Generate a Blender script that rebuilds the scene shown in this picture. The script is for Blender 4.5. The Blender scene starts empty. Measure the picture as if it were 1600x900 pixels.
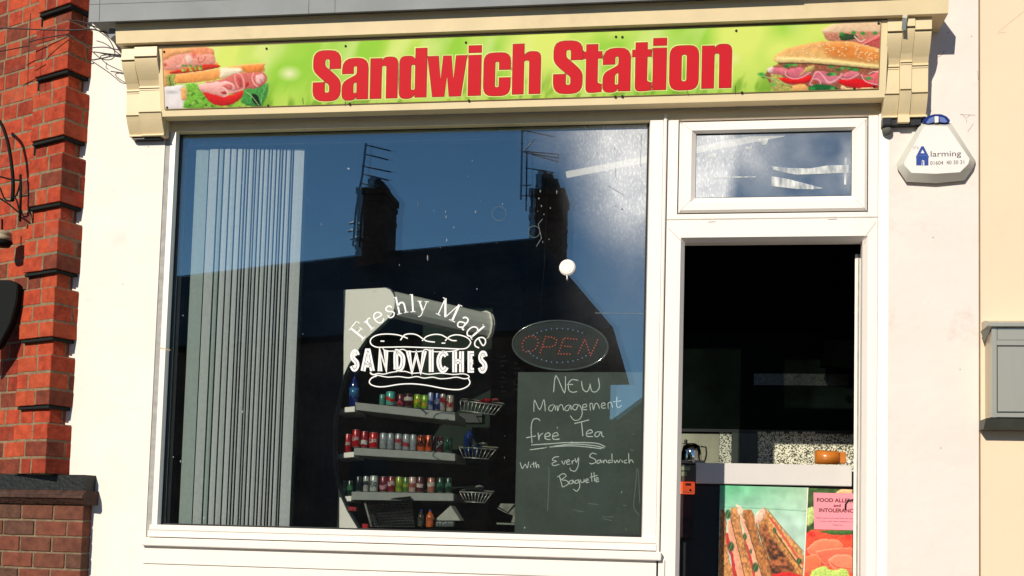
import bpy, bmesh, math, random
import numpy as np
from mathutils import Vector, Matrix
from mathutils.geometry import tessellate_polygon
random.seed(7)
S = bpy.context.scene
COL = S.collection
# ------------------------------------------------------------------ camera
FPX, CX, CY = 1800.0, 800.0, 718.7
YAW, PITCH, ROLL = math.radians(-8.201), math.radians(-4.005), math.radians(1.565)
EYE = Vector((0.0, -5.1, 1.5))
def _rot():
    cy, sy, cp, sp, cr, sr = math.cos(YAW), math.sin(YAW), math.cos(PITCH), math.sin(PITCH), math.cos(ROLL), math.sin(ROLL)
    B = Matrix(((1, 0, 0), (0, 0, -1), (0, 1, 0)))
    Ry = Matrix(((cy, 0, -sy), (0, 1, 0), (sy, 0, cy)))
    Rp = Matrix(((1, 0, 0), (0, cp, -sp), (0, sp, cp)))
    Rr = Matrix(((cr, -sr, 0), (sr, cr, 0), (0, 0, 1)))
    return Rr @ Rp @ Ry @ B
RW = _rot(); RI = RW.transposed()
cam_d = bpy.data.cameras.new('camera'); cam = bpy.data.objects.new('camera', cam_d); COL.objects.link(cam)
rt, up, bk = RI @ Vector((1, 0, 0)), RI @ Vector((0, -1, 0)), RI @ Vector((0, 0, -1))
cam.matrix_world = Matrix(((rt.x, up.x, bk.x, EYE.x), (rt.y, up.y, bk.y, EYE.y), (rt.z, up.z, bk.z, EYE.z), (0, 0, 0, 1)))
cam_d.sensor_width = 36; cam_d.lens = 36 * FPX / 1600; cam_d.shift_y = (CY - 450) / 1600
cam_d.clip_start = 0.05; cam_d.clip_end = 2000
S.camera = cam
# ------------------------------------------------------------------ sky and sun
SUN_EL, SUN_AZ = math.radians(27), math.radians(20)      # azimuth: degrees left of the facade's normal, in front of it
to_sun = Vector((-math.sin(SUN_AZ) * math.cos(SUN_EL), -math.cos(SUN_AZ) * math.cos(SUN_EL), math.sin(SUN_EL)))
W = bpy.data.worlds.new('World'); S.world = W; W.use_nodes = True
wn = W.node_tree.nodes; wl = W.node_tree.links
sky = wn.new('ShaderNodeTexSky'); sky.sky_type = 'NISHITA'; sky.sun_disc = False
sky.sun_elevation = SUN_EL; sky.sun_rotation = math.atan2(to_sun.x, to_sun.y)
sky.air_density = 0.8; sky.dust_density = 0.0; sky.ozone_density = 5.0
wn['Background'].inputs['Strength'].default_value = 0.09
wl.new(sky.outputs[0], wn['Background'].inputs['Color'])
sd = bpy.data.lights.new('sun', 'SUN'); sd.energy = 4.6; sd.angle = math.radians(0.5); sd.color = (1.0, 0.91, 0.77)
sun = bpy.data.objects.new('sun', sd); COL.objects.link(sun)
sun.rotation_euler = to_sun.to_track_quat('Z', 'Y').to_euler()
S.view_settings.view_transform = 'Standard'; S.view_settings.look = 'None'
S.view_settings.exposure = 0.10; S.view_settings.gamma = 1.0
S.cycles.max_bounces = 8; S.cycles.transparent_max_bounces = 16
# ------------------------------------------------------------------ helpers
def ray(px, py):
    return RI @ Vector(((px - CX) / FPX, (py - CY) / FPX, 1.0))
def at(px, py, Y=0.0):
    d = ray(px, py); t = (Y - EYE.y) / d.y
    return EYE + d * t
def at_plane(px, py, P0, n):
    d = ray(px, py); return EYE + d * ((P0 - EYE).dot(n) / d.dot(n))
def zof(py, px, Y=0.0): return at(px, py, Y).z
def xof(px, py, Y=0.0): return at(px, py, Y).x
def lin(c):
    c = [v / 255.0 for v in c[:3]]
    return tuple((v / 12.92 if v <= 0.04045 else ((v + 0.055) / 1.055) ** 2.4) for v in c)
def tag(o, label=None, cat=None, group=None, kind=None):
    if label: o['label'] = label
    if cat: o['category'] = cat
    if group: o['group'] = group
    if kind: o['kind'] = kind
    return o
def thing(name, label, cat, loc=(0, 0, 0), group=None):
    o = bpy.data.objects.new(name, None); COL.objects.link(o); o.location = loc; o.empty_display_size = 0.05
    return tag(o, label, cat, group)
def wpos(o):
    v = Vector((0, 0, 0))
    while o is not None: v = v + o.location; o = o.parent
    return v
def link(name, me, m, parent=None):
    if m is not None and len(me.materials) == 0: me.materials.append(m)
    o = bpy.data.objects.new(name, me); COL.objects.link(o)
    if parent is not None:
        me.transform(Matrix.Translation(-wpos(parent))); o.parent = parent
    return o
def mesh(name, verts, faces, m, parent=None, smooth=False):
    me = bpy.data.meshes.new(name); me.from_pydata([tuple(v) for v in verts], [], faces); me.update()
    if smooth:
        for p in me.polygons: p.use_smooth = True
    return link(name, me, m, parent)
def from_bm(name, bm, m, parent=None, smooth=False):
    bmesh.ops.recalc_face_normals(bm, faces=bm.faces)
    me = bpy.data.meshes.new(name); bm.to_mesh(me); bm.free()
    if smooth:
        for p in me.polygons: p.use_smooth = True
    return link(name, me, m, parent)
def bm_box(bm, x0, y0, z0, x1, y1, z1, bevel=0.0):
    x0, x1 = sorted((x0, x1)); y0, y1 = sorted((y0, y1)); z0, z1 = sorted((z0, z1))
    r = bmesh.ops.create_cube(bm, size=1.0)
    for v in r['verts']:
        v.co = Vector(((x0 + x1) / 2 + v.co.x * (x1 - x0), (y0 + y1) / 2 + v.co.y * (y1 - y0), (z0 + z1) / 2 + v.co.z * (z1 - z0)))
    if bevel > 0:
        es = list({e for v in r['verts'] for e in v.link_edges})
        bmesh.ops.bevel(bm, geom=es, offset=bevel, segments=2, affect='EDGES')
def box(name, x0, y0, z0, x1, y1, z1, m, parent=None, bevel=0.0):
    bm = bmesh.new(); bm_box(bm, x0, y0, z0, x1, y1, z1, bevel); return from_bm(name, bm, m, parent)
def pxbox(name, ax, ay, bx, by, Y0, Y1, m, parent=None, bevel=0.0):
    """a box whose front face (at depth Y0) covers the rectangle seen at ax..bx, ay..by"""
    x0, x1 = xof(ax, (ay + by) / 2, Y0), xof(bx, (ay + by) / 2, Y0)
    z0, z1 = zof(by, (ax + bx) / 2, Y0), zof(ay, (ax + bx) / 2, Y0)
    return box(name, x0, Y0, z0, x1, Y1, z1, m, parent, bevel)
def prism(name, pts, off, m, parent=None, bevel=0.0, smooth=False, seg=2):
    """closed outline pts (3-D, coplanar) given thickness off (vector)"""
    bm = bmesh.new(); vs = [bm.verts.new(p) for p in pts]
    f = bm.faces.new(vs); r = bmesh.ops.extrude_face_region(bm, geom=[f])
    for g in r['geom']:
        if isinstance(g, bmesh.types.BMVert): g.co += off
    if bevel > 0: bmesh.ops.bevel(bm, geom=list(bm.edges), offset=bevel, segments=seg, affect='EDGES')
    return from_bm(name, bm, m, parent, smooth)
def sweep_x(name, prof, x0, x1, m, parent=None):
    """profile (Y, Z) swept along X"""
    return prism(name, [Vector((x0, y, z)) for y, z in prof], Vector((x1 - x0, 0, 0)), m, parent)
def rings(name, rl, m, parent=None):
    """nested rectangles (x0,z0,x1,z1,y) joined one to the next: mitred frames"""
    v, f = [], []
    for (x0, z0, x1, z1, y) in rl: v += [(x0, y, z0), (x1, y, z0), (x1, y, z1), (x0, y, z1)]
    for i in range(len(rl) - 1):
        a, b = i * 4, i * 4 + 4
        for k in range(4): f.append((a + k, a + (k + 1) % 4, b + (k + 1) % 4, b + k))
    return mesh(name, v, f, m, parent)
def bm_tube(bm, pts, r, n=6, closed=False):
    pts = [Vector(p) for p in pts]; rr = r if isinstance(r, (list, tuple)) else [r] * len(pts)
    ringsv = []
    for i, p in enumerate(pts):
        a = pts[i - 1] if i > 0 else (pts[-1] if closed else pts[0]); b = pts[i + 1] if i < len(pts) - 1 else (pts[0] if closed else pts[-1])
        t = (b - a).normalized(); u = t.cross(Vector((0.13, 0.21, 0.97))).normalized()
        if u.length < .1: u = t.cross(Vector((1, 0, 0))).normalized()
        w = t.cross(u)
        ringsv.append([bm.verts.new(p + (u * math.cos(k * 2 * math.pi / n) + w * math.sin(k * 2 * math.pi / n)) * rr[i]) for k in range(n)])
    m = len(pts)
    for i in range(m if closed else m - 1):
        A, B = ringsv[i], ringsv[(i + 1) % m]
        for k in range(n): bm.faces.new((A[k], A[(k + 1) % n], B[(k + 1) % n], B[k]))
    if not closed: bm.faces.new(ringsv[0]); bm.faces.new(ringsv[-1])
def tube(name, pts, r, m, parent=None, n=6, closed=False):
    bm = bmesh.new(); bm_tube(bm, pts, r, n, closed); return from_bm(name, bm, m, parent, True)
def bm_lathe(bm, prof, c=(0, 0, 0), n=16):
    c = Vector(c); R = []
    for r, z in prof:
        R.append([bm.verts.new(c + Vector((r * math.cos(k * 2 * math.pi / n), r * math.sin(k * 2 * math.pi / n), z))) for k in range(n)])
    for A, B in zip(R, R[1:]):
        for k in range(n): bm.faces.new((A[k], A[(k + 1) % n], B[(k + 1) % n], B[k]))
    bm.faces.new(R[0]); bm.faces.new(R[-1])
def smooth_path(pts, n=4):
    out = []; P = [np.array(p, float) for p in pts]
    if len(P) < 3: return [tuple(p) for p in P]
    for i in range(len(P) - 1):
        p0 = P[max(i - 1, 0)]; p1 = P[i]; p2 = P[i + 1]; p3 = P[min(i + 2, len(P) - 1)]
        for k in range(n):
            t = k / n
            out.append(tuple(0.5 * ((2 * p1) + (-p0 + p2) * t + (2 * p0 - 5 * p1 + 4 * p2 - p3) * t * t + (-p0 + 3 * p1 - 3 * p2 + p3) * t ** 3)))
    out.append(tuple(P[-1])); return out
def ribbon2d(pts, w, closed=False, off=0.0):
    """flat ribbon of width w along a 2-D path -> verts, quads"""
    P = [np.array(p, float) for p in pts]; n = len(P); V = []; F = []
    for i in range(n):
        a = P[i - 1] if (i > 0 or closed) else P[i]; b = P[(i + 1) % n] if (i < n - 1 or closed) else P[i]
        d1 = P[i] - a; d2 = b - P[i]
        l1 = np.hypot(*d1); l2 = np.hypot(*d2)
        if l1 < 1e-9: d1 = d2; l1 = l2
        if l2 < 1e-9: d2 = d1; l2 = l1
        n1 = np.array((-d1[1], d1[0])) / max(l1, 1e-9); n2 = np.array((-d2[1], d2[0])) / max(l2, 1e-9)
        m = n1 + n2; lm = np.hypot(*m); m = n1 if lm < 1e-6 else m / lm
        k = 1.0 / max(0.5, float(m @ n1))
        ww = (w[i] if isinstance(w, (list, tuple)) else w) / 2
        V += [tuple(P[i] + m * k * (off + ww)), tuple(P[i] + m * k * (off - ww))]
    for i in range(n if closed else n - 1):
        j = (i + 1) % n; F.append((2 * i, 2 * i + 1, 2 * j + 1, 2 * j))
    return V, F
class Flat:
    """collects flat 2-D shapes (pixel-like units) and lays them on a plane of the place"""
    def __init__(s): s.v = []; s.f = []
    def add(s, V, F):
        b = len(s.v); s.v += list(V); s.f += [tuple(i + b for i in f) for f in F]
    def line(s, pts, w, closed=False, off=0.0): s.add(*ribbon2d(pts, w, closed, off))
    def poly(s, loops):
        L = [[Vector((x, y, 0)) for x, y in lp] for lp in loops]
        V = [(p.x, p.y) for lp in L for p in lp]; s.add(V, tessellate_polygon(L))
    def build(s, name, fn, m, parent=None): return mesh(name, [fn(x, y) for x, y in s.v], s.f, m, parent)
def rpoly(pts, seg=4):
    """polygon with rounded corners: (x, y, r)"""
    out = []; n = len(pts)
    for i in range(n):
        p = pts[i]; x, y = p[0], p[1]; r = p[2] if len(p) > 2 else 0
        if r <= 0: out.append((x, y)); continue
        a = np.array(pts[i - 1][:2], float); b = np.array(pts[(i + 1) % n][:2], float); c = np.array((x, y), float)
        da = a - c; db = b - c; la = np.hypot(*da); lb = np.hypot(*db)
        r1 = min(r, la * .5 if (len(pts[i - 1]) > 2 and pts[i - 1][2] > 0) else la, lb * .5 if (len(pts[(i + 1) % n]) > 2 and pts[(i + 1) % n][2] > 0) else lb)
        p0 = c + da / la * r1; p1 = c + db / lb * r1
        for k in range(seg + 1):
            t = k / seg; out.append(tuple(p0 * (1 - t) ** 2 * 1 + c * 2 * t * (1 - t) + p1 * t * t))
    return out
def txt(body, size, font_scale=(1, 1), bold=0.0):
    """built-in font text as 2-D verts and faces"""
    cu = bpy.data.curves.new('t', 'FONT'); cu.body = body; cu.size = size; cu.align_x = 'CENTER'; cu.offset = bold; cu.resolution_u = 3
    ob = bpy.data.objects.new('t', cu); COL.objects.link(ob)
    dg = bpy.context.evaluated_depsgraph_get(); me = ob.evaluated_get(dg).to_mesh()
    V = [(v.co.x * font_scale[0], v.co.y * font_scale[1]) for v in me.vertices]; F = [tuple(p.vertices) for p in me.polygons]
    ob.evaluated_get(dg).to_mesh_clear(); bpy.data.objects.remove(ob); bpy.data.curves.remove(cu)
    return V, F
# ------------------------------------------------------------------ materials
def mat(name, col, rough=0.6, var=0.12, scale=12.0, bump=0.0, bscale=60.0, metal=0.0, spec=0.4, col2=None, emit=None, stretch=None, coat=0.0, dirt=0.0):
    m = bpy.data.materials.new(name); m.use_nodes = True; nt = m.node_tree; N, L = nt.nodes, nt.links
    b = N['Principled BSDF']; b.inputs['Roughness'].default_value = rough; b.inputs['Metallic'].default_value = metal
    b.inputs['Specular IOR Level'].default_value = spec; b.inputs['Coat Weight'].default_value = coat
    tc = N.new('ShaderNodeTexCoord'); mp = N.new('ShaderNodeMapping'); L.new(tc.outputs['Object'], mp.inputs[0])
    if stretch: mp.inputs['Scale'].default_value = stretch
    no = N.new('ShaderNodeTexNoise'); no.inputs['Scale'].default_value = scale; no.inputs['Detail'].default_value = 6; L.new(mp.outputs[0], no.inputs['Vector'])
    cr = N.new('ShaderNodeValToRGB'); c = col
    c2 = col2 if col2 else tuple(v * (1 - var * 2) for v in c)
    cr.color_ramp.elements[0].position = 0.32; cr.color_ramp.elements[1].position = 0.68
    cr.color_ramp.elements[0].color = (*c2, 1); cr.color_ramp.elements[1].color = (*c, 1)
    L.new(no.outputs['Fac'], cr.inputs[0]); out = cr.outputs[0]
    oi = N.new('ShaderNodeObjectInfo')
    if dirt > 0:
        n2 = N.new('ShaderNodeTexNoise'); n2.inputs['Scale'].default_value = 3.1; n2.inputs['Detail'].default_value = 9; n2.inputs['Roughness'].default_value = .72
        L.new(tc.outputs['Object'], n2.inputs['Vector'])
        r2 = N.new('ShaderNodeValToRGB'); r2.color_ramp.elements[0].position = .56; r2.color_ramp.elements[1].position = .74
        r2.color_ramp.elements[0].color = (0, 0, 0, 1); r2.color_ramp.elements[1].color = (dirt, dirt, dirt, 1); L.new(n2.outputs['Fac'], r2.inputs[0])
        mx = N.new('ShaderNodeMix'); mx.data_type = 'RGBA'; L.new(r2.outputs[0], mx.inputs[0]); L.new(out, mx.inputs[6]); mx.inputs[7].default_value = (.14, .12, .09, 1); out = mx.outputs[2]
    L.new(out, b.inputs['Base Color'])
    if bump > 0:
        nb = N.new('ShaderNodeTexNoise'); nb.inputs['Scale'].default_value = bscale; nb.inputs['Detail'].default_value = 8; L.new(tc.outputs['Object'], nb.inputs['Vector'])
        bp = N.new('ShaderNodeBump'); bp.inputs['Strength'].default_value = bump; bp.inputs['Distance'].default_value = 0.01
        L.new(nb.outputs['Fac'], bp.inputs['Height']); L.new(bp.outputs[0], b.inputs['Normal'])
    if emit:
        b.inputs['Emission Color'].default_value = (*c, 1); b.inputs['Emission Strength'].default_value = emit
    return m
def vcol_mat(name, rough=0.35, spec=0.4):
    m = bpy.data.materials.new(name); m.use_nodes = True; N, L = m.node_tree.nodes, m.node_tree.links
    b = N['Principled BSDF']; b.inputs['Roughness'].default_value = rough; b.inputs['Specular IOR Level'].default_value = spec
    a = N.new('ShaderNodeAttribute'); a.attribute_name = 'print'; L.new(a.outputs['Color'], b.inputs['Base Color']); return m
M = {}
M['white_render'] = mat('white_render', (.84, .785, .705), .85, .035, 3, .30, 22, dirt=.16)
M['pink_render'] = mat('pinkish_white_render', (.765, .675, .615), .85, .04, 2.5, .30, 18, dirt=.32)
M['cream_wall'] = mat('cream_wall_paint', (.75, .60, .425), .85, .02, 2, .08, 40, dirt=.05)
M['upvc'] = mat('white_upvc', (.86, .80, .73), .35, .015, 4, dirt=.10)
M['upvc_b'] = mat('white_trim_paint', (.90, .86, .80), .4, .01, 4)
M['cream_paint'] = mat('cream_gloss_paint', (.76, .62, .37), .42, .04, 9, .03, 40, dirt=.22)
M['cream_edge'] = mat('cream_sign_trim', (.80, .66, .40), .4, .03, 9, dirt=.1)
M['lead'] = mat('grey_roof_board', (.22, .24, .245), .6, .14, 3, .1, 25, dirt=.25)
M['gasket'] = mat('black_rubber', (.01, .012, .012), .5)
M['black'] = mat('black_paint', (.012, .013, .013), .4)
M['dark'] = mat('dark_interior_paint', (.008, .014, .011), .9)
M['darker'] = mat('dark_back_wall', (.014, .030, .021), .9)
M['sealant'] = mat('grey_reveal', (.42, .41, .38), .9, .15, 25, .2, 60)
M['mortar'] = mat('mortar', (.27, .19, .11), .95, .2, 40, .5, 120)
M['mortar2'] = mat('old_mortar', (.25, .18, .11), .95, .2, 40, .5, 120)
def brick_mat(name, c, c2):
    m = mat(name, c, .85, .2, 26, .45, 90, col2=c2, spec=.2, dirt=.6)
    return m
M['bricks'] = [brick_mat('red_brick', (.46, .066, .028), (.26, .036, .016)), brick_mat('bright_red_brick', (.50, .078, .030), (.33, .048, .020)), brick_mat('deep_red_brick', (.31, .045, .021), (.18, .026, .013)), brick_mat('orange_red_brick', (.46, .082, .032), (.31, .050, .020)), brick_mat('brown_red_brick', (.22, .050, .026), (.12, .028, .016))]
M['bricks_low'] = [brick_mat('brown_brick', (.17, .062, .036), (.10, .036, .024)), brick_mat('soot_brown_brick', (.13, .06, .038), (.07, .034, .024)), brick_mat('dull_red_brick', (.21, .066, .038), (.13, .042, .026))]
M['plinth'] = mat('dark_painted_plinth', (.005, .008, .007), .5, .3, 30, .3, 60)
M['plinth_mould'] = mat('weathered_moulding', (.085, .036, .022), .8, .3, 30, .5, 60, dirt=.5)
M['fabric'] = mat('grey_blind_fabric', (.50, .51, .51), .9, .05, 60, .1, 400)
M['steel'] = mat('brushed_steel', (.46, .44, .36), .34, .02, 6, metal=.55, stretch=(60, 60, 1))
M['steel_dark'] = mat('dark_steel', (.20, .21, .19), .4, .1, 6, metal=.8)
M['panelwhite'] = mat('white_fridge_panel', (.93, .87, .79), .5, .02, 3)
M['fridge_grey'] = mat('grey_fridge_enamel', (.60, .60, .54), .45, .04, 5)
M['shelf'] = mat('grey_shelf_edge', (.33, .335, .31), .5, .06, 20)
M['chalkboard'] = mat('chalkboard', (.075, .095, .082), .75, .3, 5, .03, 60, col2=(.045, .062, .052))
M['chalk'] = mat('chalk', (.80, .82, .78), .95, .1, 80)
M['chalk_dim'] = mat('faint_chalk', (.22, .25, .22), .95, .1, 80)
M['vinyl'] = mat('white_vinyl', (.80, .80, .78), .4, .02, 10)
M['red'] = mat('red_letter_print', (.60, .010, .020), .35, .02, 8)
M['redline'] = mat('brown_letter_outline', (.28, .035, .012), .4)
M['halo'] = mat('pale_letter_halo', (.80, .84, .26), .4)
M['blue'] = mat('blue_plastic', (.012, .03, .19), .25, .1, 10)
M['blue_pale'] = mat('pale_blue_lens', (.16, .22, .50), .2, .1, 10)
M['alarm'] = mat('alarm_white_plastic', (.78, .73, .68), .4, .02, 6)
M['alarm_edge'] = mat('alarm_grey_rim', (.60, .59, .51), .45, .05, 8)
M['ink'] = mat('dark_ink', (.05, .045, .05), .6)
M['ink_blue'] = mat('blue_ink', (.01, .055, .30), .5)
M['wire'] = mat('black_cable', (.008, .008, .008), .5)
M['iron'] = mat('black_iron', (.004, .006, .005), .7, spec=.15)
def glass_mat(name, ior, dirt):
    m = bpy.data.materials.new(name); m.use_nodes = True; N, L = m.node_tree.nodes, m.node_tree.links
    N.remove(N['Principled BSDF']); out = N['Material Output']
    tr = N.new('ShaderNodeBsdfTransparent'); tr.inputs[0].default_value = (.96, .985, .975, 1)
    gl = N.new('ShaderNodeBsdfGlossy'); gl.inputs['Roughness'].default_value = 0.0; gl.inputs[0].default_value = (.78, .97, .92, 1)
    ge = N.new('ShaderNodeNewGeometry'); dp = N.new('ShaderNodeVectorMath'); dp.operation = 'DOT_PRODUCT'; L.new(ge.outputs['Normal'], dp.inputs[0]); L.new(ge.outputs['Incoming'], dp.inputs[1])
    def mth(op, a, b=0.0):
        q = N.new('ShaderNodeMath'); q.operation = op
        for i, v in enumerate((a, b)):
            if isinstance(v, (int, float)): q.inputs[i].default_value = v
            else: L.new(v, q.inputs[i])
        return q.outputs[0]
    r0 = ((ior - 1) / (ior + 1)) ** 2                        # Schlick's Fresnel term of coated glass
    fre = mth('ADD', r0, mth('MULTIPLY', 1 - r0, mth('POWER', mth('SUBTRACT', 1.0, mth('ABSOLUTE', dp.outputs['Value'])), 5.0)))
    mx = N.new('ShaderNodeMixShader'); L.new(fre, mx.inputs[0]); L.new(tr.outputs[0], mx.inputs[1]); L.new(gl.outputs[0], mx.inputs[2])
    last = mx.outputs[0]
    if dirt:  # round patches are painted glare, specks are dirt
        tc = N.new('ShaderNodeTexCoord')
        def noise(sc, det, lo, hi, st=None):
            no = N.new('ShaderNodeTexNoise'); no.inputs['Scale'].default_value = sc; no.inputs['Detail'].default_value = det
            if st:
                mp = N.new('ShaderNodeMapping'); mp.inputs['Scale'].default_value = st; L.new(tc.outputs['Object'], mp.inputs[0]); L.new(mp.outputs[0], no.inputs['Vector'])
            else: L.new(tc.outputs['Object'], no.inputs['Vector'])
            r = N.new('ShaderNodeMapRange'); r.inputs['From Min'].default_value = lo; r.inputs['From Max'].default_value = hi; L.new(no.outputs['Fac'], r.inputs[0]); return r.outputs[0]
        def math_(op, a, b):
            q = N.new('ShaderNodeMath'); q.operation = op; q.use_clamp = True
            for i, v in enumerate((a, b)):
                if isinstance(v, (int, float)): q.inputs[i].default_value = v
                else: L.new(v, q.inputs[i])
            return q.outputs[0]
        def glare_blob(c, rad):                        # round patch of glare painted onto the glass as white
            mp = N.new('ShaderNodeMapping'); mp.vector_type = 'POINT'; mp.inputs['Location'].default_value = (-c[0] / rad[0], 0, -c[1] / rad[1]); mp.inputs['Scale'].default_value = (1 / rad[0], 0, 1 / rad[1])
            L.new(tc.outputs['Object'], mp.inputs[0]); g = N.new('ShaderNodeTexGradient'); g.gradient_type = 'SPHERICAL'; L.new(mp.outputs[0], g.inputs[0]); return g.outputs['Fac']
        tot = None
        for (c, rad, amt) in dirt['glare_blobs']:
            b = math_('MULTIPLY', math_('POWER', glare_blob(c, rad), 1.8), amt); tot = b if tot is None else math_('ADD', tot, b)
        smear = noise(7, 12, .25, .85); grain = noise(150, 4, .50, .72, (1, 1, .4))
        tex = math_('ADD', .34, math_('ADD', math_('MULTIPLY', smear, .34), math_('MULTIPLY', grain, .26)))
        d = math_('MULTIPLY', tot, tex)
        specks = math_('MULTIPLY', noise(60, 1, .80, .86, (1, 1, .55)), dirt['specks'])
        film = math_('MULTIPLY', smear, dirt['film'])
        d = math_('ADD', math_('ADD', d, specks), film)
        df = N.new('ShaderNodeBsdfDiffuse'); df.inputs[0].default_value = (.88, .90, .92, 1)
        m2 = N.new('ShaderNodeMixShader'); L.new(d, m2.inputs[0]); L.new(last, m2.inputs[1]); L.new(df.outputs[0], m2.inputs[2]); last = m2.outputs[0]
    L.new(last, out.inputs['Surface']); return m
# ------------------------------------------------------------------ print painter (flat pictures on signs and posters)
def vnoise(x, y, seed):
    xi = np.floor(x).astype(int); yi = np.floor(y).astype(int); fx = x - xi; fy = y - yi
    fx = fx * fx * (3 - 2 * fx); fy = fy * fy * (3 - 2 * fy)
    def h(a, b):
        n = (a * 374761393 + b * 668265263 + seed * 1274126177) & 0x7fffffff
        n = ((n ^ (n >> 13)) * 1274126177) & 0x7fffffff
        return ((n ^ (n >> 16)) & 0xffff) / 65535.0
    return (h(xi, yi) * (1 - fx) + h(xi + 1, yi) * fx) * (1 - fy) + (h(xi, yi + 1) * (1 - fx) + h(xi + 1, yi + 1) * fx) * fy
def fbm(x, y, seed, o=3):
    s = 0; a = .5; t = 0
    for k in range(o): s = s + a * vnoise(x * 2 ** k, y * 2 ** k, seed + k); t += a; a *= .5
    return s / t
class Painter:
    def __init__(s, X, Y, base): s.X, s.Y = X, Y; s.C = np.zeros(X.shape + (3,)) + np.array(base, float)
    def mask(s, poly, soft=0.0, warp=0.0):
        P = np.array(poly, float); X, Y = s.X, s.Y
        if warp: X = X + warp * 2 * (fbm(s.X * .22, s.Y * .22, 301, 3) - .5); Y = Y + warp * 2 * (fbm(s.X * .22, s.Y * .22, 402, 3) - .5)
        ins = np.zeros(X.shape, bool); n = len(P)
        dmin = np.full(X.shape, 1e9)
        for i in range(n):
            x1, y1 = P[i]; x2, y2 = P[(i + 1) % n]
            if y1 != y2: ins ^= ((y1 > Y) != (y2 > Y)) & (X < (x2 - x1) * (Y - y1) / (y2 - y1) + x1)
            dx, dy = x2 - x1, y2 - y1; t = np.clip(((X - x1) * dx + (Y - y1) * dy) / (dx * dx + dy * dy + 1e-9), 0, 1)
            dmin = np.minimum(dmin, np.hypot(X - x1 - t * dx, Y - y1 - t * dy))
        sd = np.where(ins, dmin, -dmin); s.sd = sd
        w = max(soft, .5); return np.clip(sd / w + .5, 0, 1)
    def fill(s, poly, col, n=.12, ns=.25, seed=1, soft=.8, grad=None, rim=None, rimw=2.0, sm=True, nst=1.0, warp=1.3, emb=.22):
        if sm: poly = smooth_path(list(poly) + [poly[0]], 4)[:-1]
        m = s.mask(poly, soft, warp)
        nz = 1 + n * 2 * (fbm(s.X * ns, s.Y * ns * nst, seed) - .5)
        c = np.array(col, float)[None, None, :] * nz[..., None]
        if grad is not None:
            ys = [p[1] for p in poly]; t = np.clip((s.Y - min(ys)) / (max(ys) - min(ys) + 1e-6), 0, 1)[..., None]
            c = c * (1 - t) + np.array(grad, float) * nz[..., None] * t
        if rim is not None:
            r = np.clip(1 - s.sd / rimw, 0, 1)[..., None]; c = c * (1 - r) + np.array(rim, float) * r
        if emb:
            gy, gx = np.gradient(s.sd); gl = np.hypot(gx, gy) + 1e-6; e = np.exp(-np.maximum(s.sd, 0) / 3.2)
            sh = 1 + emb * e * ((gx * .45 + gy * .9) / gl) - emb * .35 * np.exp(-np.maximum(s.sd, 0) / 1.3); c = c * sh[..., None]
        s.C = s.C * (1 - m[..., None]) + c * m[..., None]
    def line(s, pts, w, col, soft=.7):
        pts = smooth_path(pts, 4); d = np.full(s.X.shape, 1e9)
        for (x1, y1), (x2, y2) in zip(pts, pts[1:]):
            dx, dy = x2 - x1, y2 - y1; t = np.clip(((s.X - x1) * dx + (s.Y - y1) * dy) / (dx * dx + dy * dy + 1e-9), 0, 1)
            d = np.minimum(d, np.hypot(s.X - x1 - t * dx, s.Y - y1 - t * dy))
        m = np.clip((w / 2 - d) / soft + .5, 0, 1)[..., None]; s.C = s.C * (1 - m) + np.array(col, float) * m
    def spot(s, x, y, rx, ry, col, soft=.5, a=1.0):
        d = np.hypot((s.X - x) / rx, (s.Y - y) / ry); m = (np.clip((1 - d) / soft, 0, 1) * a)[..., None]; s.C = s.C * (1 - m) + np.array(col, float) * m
def printed_sheet(name, corners_px, fn, nx, ny, paint, m, parent):
    """corners_px: tl,tr,br,bl as seen; fn(px,py)->point on the sheet's own plane; paint(Painter)"""
    tl, tr, br, bl = [np.array(c, float) for c in corners_px]
    s = np.linspace(0, 1, nx)[None, :, None]; t = np.linspace(0, 1, ny)[:, None, None]
    PX = (tl * (1 - s) + tr * s) * (1 - t) + (bl * (1 - s) + br * s) * t
    c3 = [np.array(fn(*c)) for c in corners_px]
    P3 = (c3[0] * (1 - s) + c3[1] * s) * (1 - t) + (c3[3] * (1 - s) + c3[2] * s) * t
    pa = Painter(PX[..., 0], PX[..., 1], (128, 128, 128)); paint(pa)
    C = np.clip(pa.C, 0, 255) / 255.0; C = np.where(C <= .04045, C / 12.92, ((C + .055) / 1.055) ** 2.4) * .84
    V = P3.reshape(-1, 3); idx = np.arange(nx * ny).reshape(ny, nx)
    F = np.stack([idx[:-1, :-1], idx[1:, :-1], idx[1:, 1:], idx[:-1, 1:]], -1).reshape(-1, 4)
    me = bpy.data.meshes.new(name); me.from_pydata(V.tolist(), [], F.tolist()); me.update()
    at_ = me.color_attributes.new('print', 'FLOAT_COLOR', 'POINT'); buf = np.ones((nx * ny, 4), np.float32); buf[:, :3] = C.reshape(-1, 3); at_.data.foreach_set('color', buf.ravel())
    return link(name, me, m, parent)
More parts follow.
